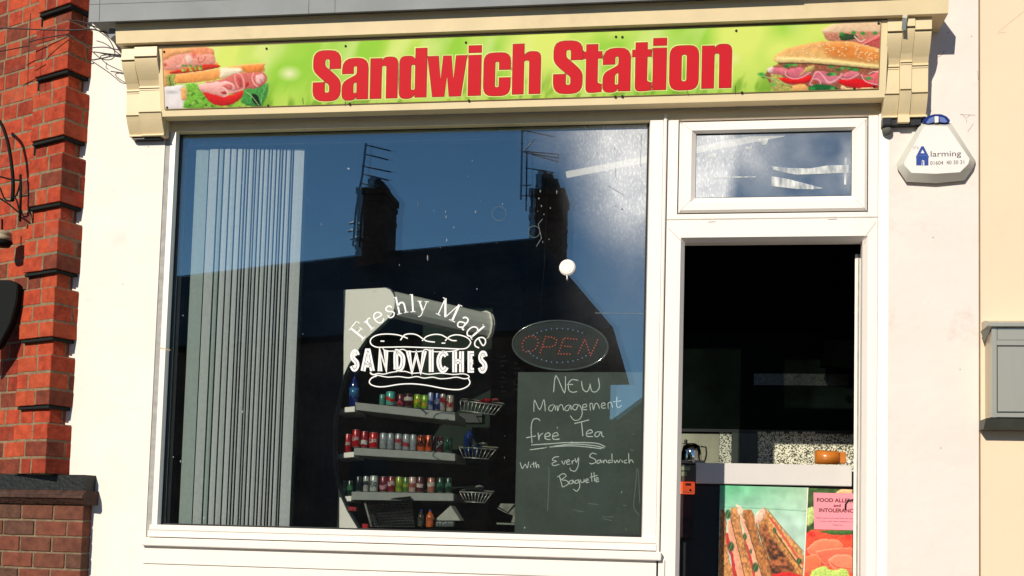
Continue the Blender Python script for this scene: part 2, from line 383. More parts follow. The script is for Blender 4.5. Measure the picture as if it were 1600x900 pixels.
# ================================================================== THE SETTING
FLOOR_Z = 0.72
mesh('road', [(-60, -40, 0), (60, -40, 0), (60, -4.2, 0), (-60, -4.2, 0)], [(0, 1, 2, 3)], mat('asphalt', (.06, .06, .058), .9, .2, 30, .4, 200))['kind'] = 'structure'
box('kerb', -60, -4.2, -.2, 60, -4.05, .12, mat('kerb_stone', (.3, .29, .27), .8, bump=.2))['kind'] = 'structure'
mesh('pavement', [(-60, -4.05, .118), (60, -4.05, .118), (60, 0, .118), (-60, 0, .118)], [(0, 1, 2, 3)], mat('paving', (.25, .235, .21), .85, .15, 6, .2, 100))['kind'] = 'structure'
mesh('ground', [(-600, -600, -.02), (600, -600, -.02), (600, 600, -.02), (-600, 600, -.02)], [(0, 1, 2, 3)], mat('ground_soil', (.16, .15, .12), .95, .1, 2))['kind'] = 'structure'
# ------------------------------------------------------------------ shop building
shop = thing('shop_building', 'white rendered shop with big window, cream cornice and open white doorway', 'building', (0, 0, 0.12))
# openings (in the wall's front plane Y=0)
WX0 = xof(243.3, 520); DX1 = xof(1387, 520); WT = zof(196, 800) + .05; WB = zof(866, 630); DXL = xof(1040, 870)
LWX0 = xof(104, 400, -.02); RWX1 = xof(1529.5, 400)
TOPZ = 6.2
def wall_piece(name, x0, z0, x1, z1, m, y=0, th=.25): return box(name, x0, y, z0, x1, y + th, z1, m, shop)
wall_piece('left_wall', LWX0, .1, WX0, TOPZ, M['white_render'])
wall_piece('right_wall', DX1 + .002, .1, RWX1, TOPZ, M['pink_render'])
wall_piece('upper_wall', WX0, WT, DX1, TOPZ, M['white_render'])
pb = zof(851, 222)
# cladding below the window: horizontal boards
bz1 = zof(862, 630); bx0 = xof(222.5, 876); bx1 = xof(1033, 885)
zz = bz1
k = 0
while zz > .2:
    h = .092; box('board', bx0, -.006, zz - h + .003, bx1 + .015, .05, zz, M['upvc'], shop, .002); zz -= h; k += 1
wall_piece('wall_under_window', WX0 - .03, .1, DXL, bz1 - .002, M['white_render'], .05, .2)
# flat grey sealant strip at the left of the window
mesh('window_reveal', [(WX0 + .001, .004, bz1), (WX0 + .04, .004, bz1), (WX0 + .04, .004, WT), (WX0 + .001, .004, WT)], [(0, 1, 2, 3)], M['sealant'], shop)
# ---- window frame
FY = .002; GY = .045
wx0, wx1 = xof(251.5, 510, FY), xof(1031, 510, FY); wz1, wz0 = zof(189, 640, FY), zof(838.5, 630, FY)
gx0, gx1 = xof(269.5, 515, GY), xof(1007, 515, GY); gz1, gz0 = zof(201.5, 640, GY), zof(828.5, 630, GY)
wf = rings('window_frame', [(wx0, wz0 - .01, wx1, wz1, FY + .06), (wx0, wz0 - .01, wx1, wz1, FY + .003), (wx0 + .003, wz0 - .007, wx1 - .003, wz1 - .003, FY),
                            (gx0 - .010, gz0 - .011, gx1 + .010, gz1 + .012, FY), (gx0 - .006, gz0 - .004, gx1 + .005, gz1 + .004, GY - .012), (gx0 - .006, gz0 - .004, gx1 + .005, gz1 + .004, GY + .04)], M['upvc'], shop)
gk = rings('gasket', [(gx0 - .0065, gz0 - .0045, gx1 + .0055, gz1 + .0045, GY - .011), (gx0 + .004, gz0 + .004, gx1 - .004, gz1 - .004, GY - .006), (gx0 + .004, gz0 + .004, gx1 - .004, gz1 - .004, GY + .03)], M['gasket'], wf)
# spacer bars between the panes show as a thin black border
c1 = at(1003, 275, GY) - Vector((0, 0, .12)); cm = at(700, 230, GY)
gm = glass_mat('window_glass', 2.95, {'glare_blobs': [((c1.x + .02, c1.z), (.17, .20), 6.5), ((c1.x, c1.z - .02), (.40, .44), 1.6), ((c1.x - .06, c1.z + .20), (.55, .30), 1.0), ((c1.x - .02, c1.z - .30), (.42, .9), .16)], 'specks': .42, 'film': .003})  # sun glare at the upper right painted as whitish patches
gm2 = glass_mat('inner_glass', 1.95, None)
def pane(name, x0, z0, x1, z1, Y, tilt, m, parent):
    d = math.tan(math.radians(tilt)) * (x1 - x0)
    return mesh(name, [(x0, Y, z0), (x1, Y - d, z0), (x1, Y - d, z1), (x0, Y, z1)], [(0, 1, 2, 3)], m, parent)
pane('window_pane', gx0, gz0, gx1, gz1, GY, 0.0, gm, wf)
pane('inner_pane', gx0, gz0, gx1, gz1, GY + .022, .19, gm2, wf)
# lower lip and sill
sx0, sx1 = xof(232, 840, -.008), xof(1026, 860, -.008)
box('lower_lip', sx0, -.006, zof(838.5, 630, -.006), sx1, .05, zof(829.8, 630, -.006), M['upvc'], wf, .002)
box('lower_bead', sx0 - .004, -.012, zof(849.5, 630, -.012), sx1, .05, zof(839.3, 630, -.012), M['upvc'], wf, .002)
box('sill', xof(220.5, 860, -.02), -.032, zof(864, 630, -.032), xof(1033, 870, -.032), .05, zof(851, 630, -.032), M['upvc'], shop, .003)
tape = Flat(); tape.line([(249.5, 543.5), (262, 546.5), (266, 547)], 1.2); tape.build('sealant_stain', lambda x, y: at(x, y, FY - .0006), mat('yellow_stain', (.5, .36, .12)), wf)
# ---- mullion between the window and the door
box('mullion_bead', wx1 + .001, FY - .008, bz1 - .9, xof(1036.5, 500, FY - .008), FY + .05, wz1, M['upvc'], shop, .003)
box('mullion_core', xof(1018, 500, .03), .030, bz1 - .9, xof(1062, 500, .03), .0955, wz1 + .02, M['upvc'], shop)
# ---- door frame with fanlight
DY = .004
dx0, dx1 = xof(1038.5, 520, DY), xof(1371, 520, DY); dzt = zof(178, 1205, DY); dzm = zof(342, 1205, DY)
ox0, ox1 = xof(1065.5, 640, DY + .05), xof(1345, 640, DY + .05); ozt = zof(380, 1205, DY + .05)
ix0, ix1, iz = ox0 - .018, ox1 + .018, ozt + .016
door_frame = rings('door_frame', [(dx0, .1, dx1, dzm, DY + .07), (dx0, .1, dx1, dzm, DY + .003), (dx0 + .003, .1, dx1 - .003, dzm - .003, DY), (ix0, .1, ix1, iz, DY), (ox0, .1, ox1, ozt, DY + .03), (ox0, .1, ox1, ozt, DY + .08)], M['upvc'], shop)
g = Flat()
for a, b in (((1045, 357), (1066, 378)), ((1369, 347), (1348, 375))): g.line([a, b], .8)
g.build('mitre_joints', lambda x, y: at(x, y, DY - .0006), mat('joint_line', (.45, .38, .33)), door_frame)
fz0, fz1 = zof(333, 1205, DY), zof(181, 1205, DY)
frame2 = rings('fanlight_frame', [(dx0, dzm + .002, dx1, dzt, DY + .07), (dx0, dzm + .002, dx1, dzt, DY + .003), (dx0 + .003, dzm + .005, dx1 - .003, dzt - .003, DY), (xof(1059, 260, DY), zof(333, 1205, DY), xof(1357, 260, DY), zof(184, 1205, DY), DY), (xof(1059, 260, DY), zof(333, 1205, DY), xof(1357, 260, DY), zof(184, 1205, DY), DY + .02)], M['upvc'], shop)
SY = DY - .012
def R_(ax, ay, bx, by, Y): return (xof(ax, (ay + by) / 2, Y), zof(by, 1205, Y), xof(bx, (ay + by) / 2, Y), zof(ay, 1205, Y), Y)
rl = [R_(1061, 188, 1355, 332, SY + .03), R_(1061, 188, 1355, 331, SY + .010), R_(1066, 191, 1351, 326.5, SY), R_(1080, 201, 1338, 314.5, SY), R_(1087, 206.5, 1331, 308, SY + .022), R_(1087, 206.5, 1331, 308, SY + .04)]
sash = rings('fanlight_sash', rl, M['upvc'], shop)
q = R_(1086.5, 207, 1331, 308, SY + .026)
cl = at(1092, 255, SY) - Vector((0, 0, .12)); cr2 = at(1325, 260, SY) - Vector((0, 0, .12)); ct = at(1160, 225, SY) - Vector((0, 0, .12))
gf = glass_mat('fanlight_glass', 3.2, {'glare_blobs': [((cl.x - .03, cl.z), (.22, .8), 7.0), ((ct.x - .05, ct.z), (.3, .2), .75), ((cr2.x, cr2.z), (.06, .2), .5), ((ct.x + .1, ct.z - .1), (.6, .5), .2)], 'specks': .3, 'film': .16})  # white glow at the left edge painted into the glass
pane('fanlight_pane', q[0], q[1], q[2], q[3], SY + .026, 0, gf, sash)
pane('fanlight_inner_pane', q[0], q[1], q[2], q[3], SY + .046, .15, gm2, sash)
rings('fanlight_gasket', [(q[0] - .001, q[1] - .001, q[2] + .001, q[3] + .001, SY + .0245), (q[0] + .003, q[1] + .002, q[2] - .003, q[3] - .007, SY + .0252), (q[0] + .003, q[1] + .002, q[2] - .003, q[3] - .007, SY + .05)], M['gasket'], sash)
fz = 3.914
def zz3(x, y): return (1040 + x / fz, 170 + y / fz)
res = bpy.data.materials.new('white_patches'); res.use_nodes = True
_n, _l = res.node_tree.nodes, res.node_tree.links; _b = _n['Principled BSDF']; _b.inputs['Base Color'].default_value = (.72, .74, .72, 1); _b.inputs['Roughness'].default_value = .8
_t = _n.new('ShaderNodeBsdfTransparent'); _mx = _n.new('ShaderNodeMixShader'); _no = _n.new('ShaderNodeTexNoise'); _no.inputs['Scale'].default_value = 40; _tc = _n.new('ShaderNodeTexCoord'); _mp = _n.new('ShaderNodeMapping'); _mp.inputs['Scale'].default_value = (1.2, 1, .35)
_l.new(_tc.outputs['Object'], _mp.inputs[0]); _l.new(_mp.outputs[0], _no.inputs['Vector']); _mr = _n.new('ShaderNodeMapRange'); _mr.inputs['From Min'].default_value = .35; _mr.inputs['From Max'].default_value = .72; _mr.inputs['To Min'].default_value = .22; _mr.inputs['To Max'].default_value = .95
_l.new(_no.outputs['Fac'], _mr.inputs[0]); _l.new(_mr.outputs[0], _mx.inputs[0]); _l.new(_t.outputs[0], _mx.inputs[1]); _l.new(_b.outputs[0], _mx.inputs[2]); _l.new(_mx.outputs[0], _n['Material Output'].inputs['Surface'])
t = Flat()
for pl in ([(648, 352), (760, 362), (880, 365), (1000, 345), (1120, 345), (1120, 390), (1000, 395), (880, 400), (800, 402), (720, 388), (660, 372)], [(648, 412), (760, 432), (860, 458), (965, 486), (900, 492), (800, 490), (648, 472)], [(270, 278), (315, 272), (305, 300), (268, 298)], [(385, 290), (420, 278), (412, 310), (388, 306)], [(565, 185), (632, 180), (618, 218), (590, 222)], [(490, 232), (532, 230), (524, 248), (490, 248)], [(1098, 300), (1108, 298), (1104, 465), (1092, 462)], [(285, 415), (550, 412), (550, 420), (285, 424)]):
    t.poly([[zz3(*p) for p in pl]])
t.build('white_patches', lambda x, y: at(x, y, SY + .0235), res, sash)  # half-clear white patches on the fanlight glass
g = Flat()
for a, b in (((1105, 343.5), (1117, 343)), ((1293, 339.5), (1307, 339))): g.line([a, b], 1.0)
for a, b in (((1062, 190), (1081, 204)), ((1354, 186), (1337, 203)), ((1061, 331), (1080, 312)), ((1355, 330), (1337, 311))): g.line([a, b], .5)
g.build('drain_slots', lambda x, y: at(x, y, SY - .0005), bpy.data.materials['joint_line'], frame2)
# bright cover strip at the right of the door frame
box('cover_strip', dx1 + .001, DY - .006, .12, xof(1386.5, 520, DY - .006) + .004, DY + .06, zof(175, 1379, DY), M['upvc_b'], shop, .003)
# ---- interior shell
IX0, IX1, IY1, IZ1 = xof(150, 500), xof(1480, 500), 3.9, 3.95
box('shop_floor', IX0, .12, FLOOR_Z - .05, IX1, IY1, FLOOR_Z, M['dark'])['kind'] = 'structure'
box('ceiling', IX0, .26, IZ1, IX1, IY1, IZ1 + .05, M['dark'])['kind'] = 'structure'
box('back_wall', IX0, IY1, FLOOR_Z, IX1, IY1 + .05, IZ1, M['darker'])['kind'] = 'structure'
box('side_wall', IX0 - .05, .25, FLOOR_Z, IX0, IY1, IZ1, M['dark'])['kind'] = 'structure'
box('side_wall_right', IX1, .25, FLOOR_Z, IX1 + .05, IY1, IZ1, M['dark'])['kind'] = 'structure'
box('threshold', dx0, -.02, .12, dx1, .12, FLOOR_Z, M['white_render'], shop, .01)
box('step', dx0 - .1, -.3, .1, dx1 + .1, -.021, .42, mat('concrete_step', (.3, .29, .27), .9, bump=.3), shop, .01)
# ------------------------------------------------------------------ cornice, fascia, roof board
def prof(*pts):                      # (py at x=800, Y) -> (Y, Z)
    return [(Y, zof(py, 800, Y)) for py, Y in pts]
CXL, CXR = xof(183, 55, -.18), xof(1481, 5, -.18)
sweep_x('cornice', prof((14, -.203), (45.5, -.186), (46.8, -.182)) + [(-.12, zof(46.8, 800, -.182) + .002), (.0, zof(46.8, 800, -.182) + .002), (.0, zof(14, 800, -.203) + .004), (-.203, zof(14, 800, -.203) + .004)], CXL, CXR, M['cream_paint'], shop)
zc = zof(14, 800, -.203) + .0045
RBL, RBR = xof(139, 20, -.245), xof(1490, 0, -.245)
roof = sweep_x('roof_board', [(-.245, zof(8.5, 800, -.245)), (-.238, zof(8.5, 800, -.245) - .001), (-.23, zc + .002), (0, zc + .002), (0, zc + .25), (-.238, zc + .19), (-.245, zc + .16)], RBL, xof(1252, 0, -.245), M['lead'], shop)
roof2 = sweep_x('roof_board', [(-.238, zof(4, 900, -.245) - .001), (-.23, zc + .002), (0, zc + .002), (0, zc + .25), (-.255, zc + .19), (-.238, zc + .16)], xof(1252, 0, -.245) + .001, RBR - .08, M['cream_paint'], shop)
g = Flat()
for xx in (156, 483, 524): g.line([(xx, -8), (xx - 1, 33 - (xx - 150) * .036)], .9)
g.line([(140, 7), (400, -2)], .8)
g.build('board_joints', lambda x, y: at(x, y, -.2456), mat('board_joint', (.12, .12, .115), .8), roof)
# tilted fascia behind the sign
YT, YB = -.156, -.082
zt, zb = zof(52.5, 800, YT), zof(167.5, 800, YB)
P0 = Vector((0, YB, zb)); nrm = Vector((0, zt - zb, -(YT - YB))).cross(Vector((1, 0, 0))).normalized()
tv = Vector((0, YT - YB, zt - zb)).normalized(); nrm = Vector((1, 0, 0)).cross(tv).normalized()
if nrm.y > 0: nrm = -nrm
def fas(px, py, lift=0.0):
    return at_plane(px, py, P0 + nrm * lift, nrm)
FXL, FXR = fas(248, 120).x, fas(1386, 95).x
sweep_x('fascia', [(YB, zb), (YT, zt), (-.02, zt + .01), (-.02, zb)], FXL, FXR, M['cream_edge'], shop)
box('fascia_underboard', FXL + .004, .0005, zof(193, 800, 0), FXR, .06, zb - .001, M['cream_paint'], shop)
# console brackets
def console(cx0, cx1, ytop, ybot, name_lab, side):
    YF = .158
    x0 = xof(cx0, ytop + 8, -YF); x1 = xof(cx1, ytop + 8, -YF)
    cxm = (cx0 + cx1) / 2
    z1 = zof(ytop, cxm, -YF); z0 = zof(ybot, cxm, -.045); H = z1 - z0
    def pr(dy, sh, drop):
        p = [(-YF - dy, 1.0), (-YF - dy, .852 + sh), (-.154 - dy, .85 + sh)]
        for kk in range(1, 11):
            a = kk / 10; p.append((-.154 - dy + .074 * (a ** 1.5) * (1 - .10 * max(0, a - .8) * 5), .85 + sh - .30 * a))
        p += [(-.091 - dy, .546 + sh), (-.091 - dy, .50 + sh), (-.088 - dy, .497 + sh), (-.082 - dy, .23 + sh), (-.086 - dy, .228 + sh), (-.086 - dy, .224 + sh)]
        for kk in range(1, 7):
            a = kk / 6; p.append((-.084 - dy + .044 * (a ** 1.3), .224 + sh - (.20 + sh) * a))
        p += [(-.045 - dy, .018), (-.047 - dy, -drop), (0, -drop), (0, 1.0)]
        return [(y, z0 + H * zf) for y, zf in p]
    root = bpy.data.objects.new('console', None); COL.objects.link(root); root.parent = shop; root.location = (0, 0, 0)
    if side == 'l': spl = [(0, .36, .0, 0.0, 0), (.375, 1.0, .008, .03, 0)]
    else: spl = [(0, .335, 0, 0, 0), (.342, .605, .010, .038, .065), (.612, .985, .002, .006, 0)]
    for a, b, dy, sh, dr in spl:
        sweep_x('console_block', pr(dy, sh, dr), x0 + (x1 - x0) * a, x0 + (x1 - x0) * b, M['cream_paint'], root)
    box('console_back', x0 + .004, -.036, z0 + .002, x1 + .004, -.001, z1 + .002, M['cream_paint'], root)
    for a, b, dy, sh, dr in spl:                          # dark seams under the lips
        for zf, yy in ((.85, -.159), (.522, -.0925), (.226, -.0875)):
            box('seam', x0 + (x1 - x0) * a + .001, yy - dy - .0006, z0 + H * (zf + sh) - .0026, x0 + (x1 - x0) * b - .001, yy - dy + .02, z0 + H * (zf + sh) + .0012, bpy.data.materials.get('seam_brown') or mat('seam_brown', (.13, .09, .035), .9), root)
    box('console_foot', x0 + .012, -.036, z0 - (.030 if side == 'r' else .010), x1 - .022, -.001, z0 - .0005, M['black'], root)
    return root
console(190, 246, 74.5, 213, 'left', 'l')
console(1387, 1457, 27, 183, 'right', 'r')
# metal strap on the right console, small torn flashing on the left end of the cornice
g = Flat(); g.line([(1420, -4), (1417, 10), (1413.5, 28)], 7.5); g.build('metal_strap', lambda x, y: at(x, y, -.186), mat('painted_strap', (.62, .54, .42), .4), shop)
g = Flat(); g.line([(1413.5, 28), (1412, 47)], 7); g.build('strap_end', lambda x, y: at(x, y, -.187), M['steel_dark'], shop)
g = Flat(); g.poly([[(171, 44), (186, 45), (182, 54), (177, 56), (172, 61), (169, 54)]]); g.build('torn_flashing', lambda x, y: at(x, y, -.185), M['lead'], shop)
prism('cornice_end_block', [at(1462, 17, -.02), at(1480, 12, -.15), at(1476, 18, -.13), at(1463, 28, -.02)], Vector((.006, 0, 0)), M['cream_paint'], shop)
# rust coloured junk below the right console
o = pxbox('vent_stub', 1379, 182, 1393, 196, -.05, -.001, M['black'], shop, .004)
bm = bmesh.new(); bmesh.ops.create_icosphere(bm, subdivisions=2, radius=.022, matrix=Matrix.Translation(at(1386, 204, -.02)))
from_bm('mastic_lump', bm, mat('grey_mastic', (.12, .115, .10), .8, bump=.5, bscale=40), shop, True)
# cracks in the render on the right
g = Flat()
for pl in ([(1502, 178), (1509, 184), (1511, 192)], [(1511, 184), (1516, 179)], [(1512, 206), (1517, 199), (1521, 193)], [(1500, 179), (1524, 180)], [(1463, 90), (1470, 87), (1476, 80)], [(1527.5, 110), (1528.5, 125)]): g.line(pl, .7)
for x, y in ((1481, 51), (1518, 57), (1458, 371), (1428, 233), (1500, 577), (1470, 700)): g.poly([[(x - 1, y - .8), (x + 1, y - .9), (x + 1.1, y + .8), (x - .8, y + 1)]])
for x, y in ((192, 444), (232, 229), (139, 852)): g.poly([[(x - .8, y - .8), (x + .8, y - .7), (x + .7, y + .8), (x - .8, y + .8)]])
g.build('render_cracks', lambda x, y: at(x, y, -.0006), mat('crack_line', (.36, .29, .23)), shop)
g = Flat(); g.poly([[(137, 118), (144, 114), (150, 116), (152, 128), (150, 141), (143, 142), (136, 140), (134, 130)]]); 
# cream neighbour wall
cream = thing('cream_house', 'cream painted neighbouring wall at the right edge, behind the steel letter box', 'building', (2.2, 0, .1))
box('wall', RWX1 + .004, -.012, .1, RWX1 + 4, .3, TOPZ, M['cream_wall'], cream)
box('wall_joint', RWX1 - .001, -.004, .1, RWX1 + .0038, .2, TOPZ, mat('dark_joint', (.2, .13, .08)), cream)  # dark strip filling the joint between the walls
g = Flat(); g.line([(1560, 50), (1578, 35), (1592, 24), (1604, 15)], .5); g.line([(1558, 52), (1572, 50)], .4)
g.build('hairline_cracks', lambda x, y: at(x, y, -.0126), mat('hairline', (.55, .42, .27)), cream)
# ================================================================== THE SHOP SIGN
sign = thing('shop_sign', 'long green printed sign with red words Sandwich Station, screwed to the cream fascia', 'sign', (fas(815, 105).x, fas(815, 105).y, fas(815, 105).z))
SGN = [(253.5, 75.5), (1376.5, 32), (1372.5, 138.5), (257.5, 171)]
def sgL(x, y): return (245 + x / 7.5, 60 + y / 7.5)
def sgR(x, y): return (1200 + x / 7.5, 30 + y / 7.5)
def paint_sign(p):
    X, Y = p.X, p.Y
    base_y = 75.5 + (X - 253.5) * -.0345; v = np.clip((Y - base_y) / 100, 0, 1)
    a = fbm(X * .016 + Y * .004, Y * .012, 3, 2); b = fbm(X * .03 + Y * .012, Y * .014, 11, 2)
    c0 = np.array((226, 242, 118.)); c1 = np.array((158, 216, 70.)); c2 = np.array((246, 250, 190.)); c3 = np.array((92, 140, 30.))
    t = np.clip((a - .36) * 2.8, 0, 1)[..., None]; C = c0 * (1 - t) + c1 * t
    t = np.clip((b - .50) * 3, 0, 1)[..., None] * .6; C = C * (1 - t) + c2 * t
    g = fbm(X * .09 + Y * .03, Y * .03, 21, 3); t = (np.clip((g - .46) * 4.5, 0, 1) * np.clip((v - .50) * 2.2, 0, 1) * .85)[..., None]; C = C * (1 - t) + c3 * t
    t = np.clip((v - .35) * .8, 0, .45)[..., None]; C = C * (1 - t) + np.array((156, 208, 74.)) * t
    p.C = C
    p.spot(467, 114, 22, 14, (255, 250, 215), 1.0, .9); p.spot(1153, 91, 22, 16, (250, 245, 190), 1.0, .8); p.spot(300, 150, 40, 30, (240, 240, 235), .8, .9)
    # left sandwich
    L = lambda *q: [sgL(*k) for k in q]
    p.fill(L((60, 560), (330, 545), (340, 830), (60, 830)), (232, 228, 230), .05, .1, 2, 1.5, grad=(246, 236, 236), sm=False)
    p.spot(*sgL(180, 630), 14, 4, (180, 178, 184), .8, .7)
    p.fill(L((50, 120), (660, 105), (720, 240), (780, 330), (500, 400), (300, 440), (60, 560)), (240, 150, 110), .22, .3, 5, 1.5, grad=(255, 176, 110))
    p.fill(L((60, 130), (400, 110), (420, 160), (200, 200), (70, 240)), (250, 178, 118), .1, .3, 6, 2)
    p.fill(L((70, 270), (240, 200), (420, 170), (560, 190), (700, 180), (740, 250), (700, 300), (430, 330), (200, 370), (80, 350)), (240, 160, 142), .16, .6, 8, 1.2)
    p.fill(L((380, 190), (430, 200), (450, 260), (400, 300), (360, 250)), (250, 205, 190), .05, .6, 8, 1.2); p.line(L((250, 330), (320, 300), (340, 240), (390, 190), (440, 220)), 1.5, (252, 205, 190)); p.line(L((520, 220), (540, 280), (600, 250), (610, 210)), 1.3, (190, 80, 70))
    p.spot(*sgL(100, 310), 4, 3.5, (205, 90, 70), .6); p.spot(*sgL(470, 190), 6, 6, (222, 92, 74), .8, .7)
    p.fill(L((160, 390), (330, 355), (520, 330), (600, 300), (780, 305), (770, 340), (500, 385), (200, 415)), (206, 52, 36), .2, .8, 9, 1)
    for k in range(16):
        a = k * 1.7; p.spot(*sgL(420 + 150 * math.sin(a) * .8 + 20, 345 + 30 * math.cos(a * 1.3)), 3.2, 2.6, [(120, 190, 70), (74, 150, 48), (180, 220, 90)][k % 3], .7)
    p.fill(L((110, 430), (250, 420), (240, 530), (120, 550)), (150, 160, 80), .3, .8, 10, 1); p.line(L((150, 440), (170, 540)), 1.2, (60, 70, 40)); p.line(L((200, 430), (215, 530)), 1.0, (200, 215, 120))
    p.fill(L((235, 430), (500, 395), (800, 350), (1010, 310), (1340, 285), (1355, 310), (1330, 395), (1060, 400), (850, 455), (620, 500), (400, 515), (230, 525)), (250, 178, 104), .10, .35, 12, .9, grad=(242, 160, 84))
    p.fill(L((800, 345), (1000, 340), (1080, 360), (1060, 395), (860, 450), (800, 460)), (252, 236, 205), .04, .4, 13, 3)
    p.fill(L((1050, 330), (1330, 305), (1310, 385), (1150, 395)), (236, 140, 66), .15, .4, 14, 4)
    p.line(L((1010, 312), (1180, 300), (1340, 283)), 1.0, (255, 215, 150)); p.line(L((240, 425), (500, 393), (800, 348)), 1.0, (255, 226, 165))
    p.fill(L((360, 545), (450, 520), (560, 560), (600, 640), (680, 760), (700, 820), (380, 820), (330, 770), (380, 660)), (120, 185, 62), .35, .8, 15, 1.2)
    for k in range(26):
        p.spot(*sgL(370 + (k * 67) % 310, 560 + (k * 97) % 250), 3 + k % 3, 2 + k % 2, [(190, 225, 110), (60, 120, 40), (30, 80, 40), (150, 205, 80)][k % 4], .8, .7)
    p.fill(L((300, 590), (350, 570), (380, 640), (370, 720), (310, 710)), (238, 178, 112), .15, .5, 16, 2)
    p.fill(L((1100, 590), (1250, 570), (1390, 520), (1395, 640), (1340, 760), (1300, 805), (1180, 790), (1060, 740)), (70, 150, 70), .4, .7, 17, 1)
    p.fill(L((1190, 640), (1270, 670), (1300, 800), (1210, 740)), (24, 42, 30), .3, .8, 18, 1.5); p.line(L((1120, 620), (1200, 680), (1290, 790)), 1.0, (170, 215, 140)); p.line(L((1390, 540), (1330, 640), (1310, 760)), 1.0, (130, 200, 120))
    for k in range(18): p.spot(*sgL(620 + (k * 53) % 560, 780 + (k * 31) % 45), 3, 2.2, [(40, 70, 36), (170, 200, 100), (110, 150, 60), (235, 170, 110)][k % 4], .8, .8)
    p.fill(L((580, 625), (700, 640), (900, 670), (1080, 605), (1090, 650), (1010, 740), (880, 785), (750, 780), (650, 730)), (226, 44, 40), .12, .7, 19, .9, grad=(205, 30, 34))
    p.fill(L((600, 510), (800, 480), (1000, 410), (1180, 400), (1350, 400), (1385, 500), (1260, 580), (1090, 595), (960, 650), (800, 600)), (214, 110, 104), .16, .7, 20, 1)
    p.fill(L((515, 540), (640, 520), (850, 500), (960, 530), (985, 600), (900, 660), (840, 682), (700, 650), (560, 615)), (250, 196, 190), .08, .5, 22, .8, grad=(240, 160, 152))
    p.fill(L((790, 590), (850, 570), (920, 600), (960, 580), (930, 540), (850, 535)), (216, 112, 106), .12, .8, 23, 1)
    p.fill(L((800, 625), (860, 615), (880, 645), (830, 650)), (170, 60, 60), .1, .8, 24, .8); p.line(L((790, 580), (840, 568), (890, 620), (890, 660), (840, 680)), 1.4, (252, 205, 198))
    p.line(L((1010, 400), (1070, 430), (1100, 520), (1080, 590), (900, 640)), 1.8, (250, 180, 172)); p.line(L((985, 430), (990, 500), (1030, 580)), 1.4, (248, 176, 168)); p.fill(L((1010, 450), (1060, 470), (1070, 560), (1040, 560)), (196, 80, 78), .1, .8, 25, 1)
    p.line(L((1220, 400), (1200, 460), (1230, 530), (1270, 560)), 1.6, (250, 190, 184)); p.fill(L((1240, 440), (1320, 410), (1360, 470), (1300, 530), (1250, 510)), (244, 188, 184), .2, .8, 26, 1); p.line(L((1300, 470), (1330, 520)), 1, (190, 70, 70)); p.fill(L((1110, 540), (1150, 500), (1160, 540), (1120, 570)), (190, 56, 44), .1, .5, 27, 1)
    # right roll
    Rr = lambda *q: [sgR(*k) for k in q]
    p.fill(Rr((700, 110), (800, 60), (1000, 25), (1335, 0), (1330, 160), (1000, 165), (760, 170), (690, 150)), (232, 200, 158), .08, .3, 31, 2.5, grad=(240, 205, 170))
    p.fill(Rr((700, 160), (900, 150), (1330, 155), (1325, 350), (1100, 300), (900, 265), (740, 240)), (196, 130, 105), .25, .6, 32, 1.2)
    p.fill(Rr((870, 200), (920, 160), (1060, 190), (1040, 230), (900, 250)), (50, 80, 44), .4, .7, 33, 1)
    p.fill(Rr((1020, 270), (1160, 240), (1320, 175), (1322, 345), (1180, 300)), (206, 92, 88), .15, .6, 34, 1); p.line(Rr((1040, 200), (1100, 260), (1150, 235)), 1.6, (250, 210, 200)); p.line(Rr((1130, 290), (1230, 230), (1310, 180)), 1.4, (246, 178, 172)); p.line(Rr((1140, 300), (1230, 260), (1315, 230)), 1.0, (150, 30, 40))
    for x, y in ((900, 170), (1030, 155), (1130, 165), (1260, 160)): p.spot(*sgR(x, y), 4.5, 3.6, (40, 150, 60), .6)
    p.fill(Rr((60, 640), (130, 560), (300, 500), (700, 500), (1100, 540), (1310, 570), (1305, 830), (700, 850), (200, 850), (130, 760)), (150, 90, 66), .4, .7, 35, 1)
    p.fill(Rr((130, 640), (240, 640), (340, 800), (500, 840), (200, 855), (130, 800)), (176, 170, 90), .35, .6, 36, 1.5)
    p.fill(Rr((80, 580), (160, 560), (300, 570), (330, 640), (230, 650), (120, 630)), (220, 120, 130), .15, .5, 37, 1); p.fill(Rr((85, 570), (150, 555), (150, 620), (100, 620)), (240, 205, 205), .05, .5, 37, 1.5)
    p.fill(Rr((200, 680), (400, 690), (560, 660), (560, 730), (420, 755), (280, 740)), (226, 30, 32), .12, .6, 38, .8)
    p.fill(Rr((840, 720), (1000, 690), (1200, 720), (1305, 760), (1300, 800), (1100, 815), (920, 770)), (218, 22, 30), .12, .6, 39, .8)
    p.fill(Rr((290, 610), (420, 560), (540, 600), (560, 640), (440, 690), (340, 680)), (214, 110, 128), .12, .5, 40, .8); p.line(Rr((290, 600), (290, 650), (360, 690), (460, 680), (560, 620)), 1.6, (240, 172, 180))
    p.fill(Rr((440, 660), (520, 560), (600, 540), (590, 600), (520, 620)), (198, 176, 100), .15, .5, 41, .8)
    p.fill(Rr((600, 620), (680, 600), (860, 660), (880, 700), (780, 760), (650, 730), (600, 680)), (196, 92, 112), .12, .5, 42, .8, grad=(232, 140, 156)); p.line(Rr((600, 640), (640, 610), (690, 650), (760, 740), (860, 690), (900, 630)), 1.7, (246, 184, 192)); p.line(Rr((600, 650), (570, 720), (555, 760), (620, 770), (670, 745), (640, 700), (590, 700)), 1.5, (244, 176, 184)); p.spot(*sgR(615, 735), 4, 2.5, (200, 50, 60), .6)
    p.fill(Rr((880, 660), (980, 610), (1090, 620), (1080, 680), (960, 700)), (216, 116, 130), .12, .5, 43, .8); p.line(Rr((890, 650), (890, 690), (980, 700), (1080, 640)), 1.4, (244, 178, 186))
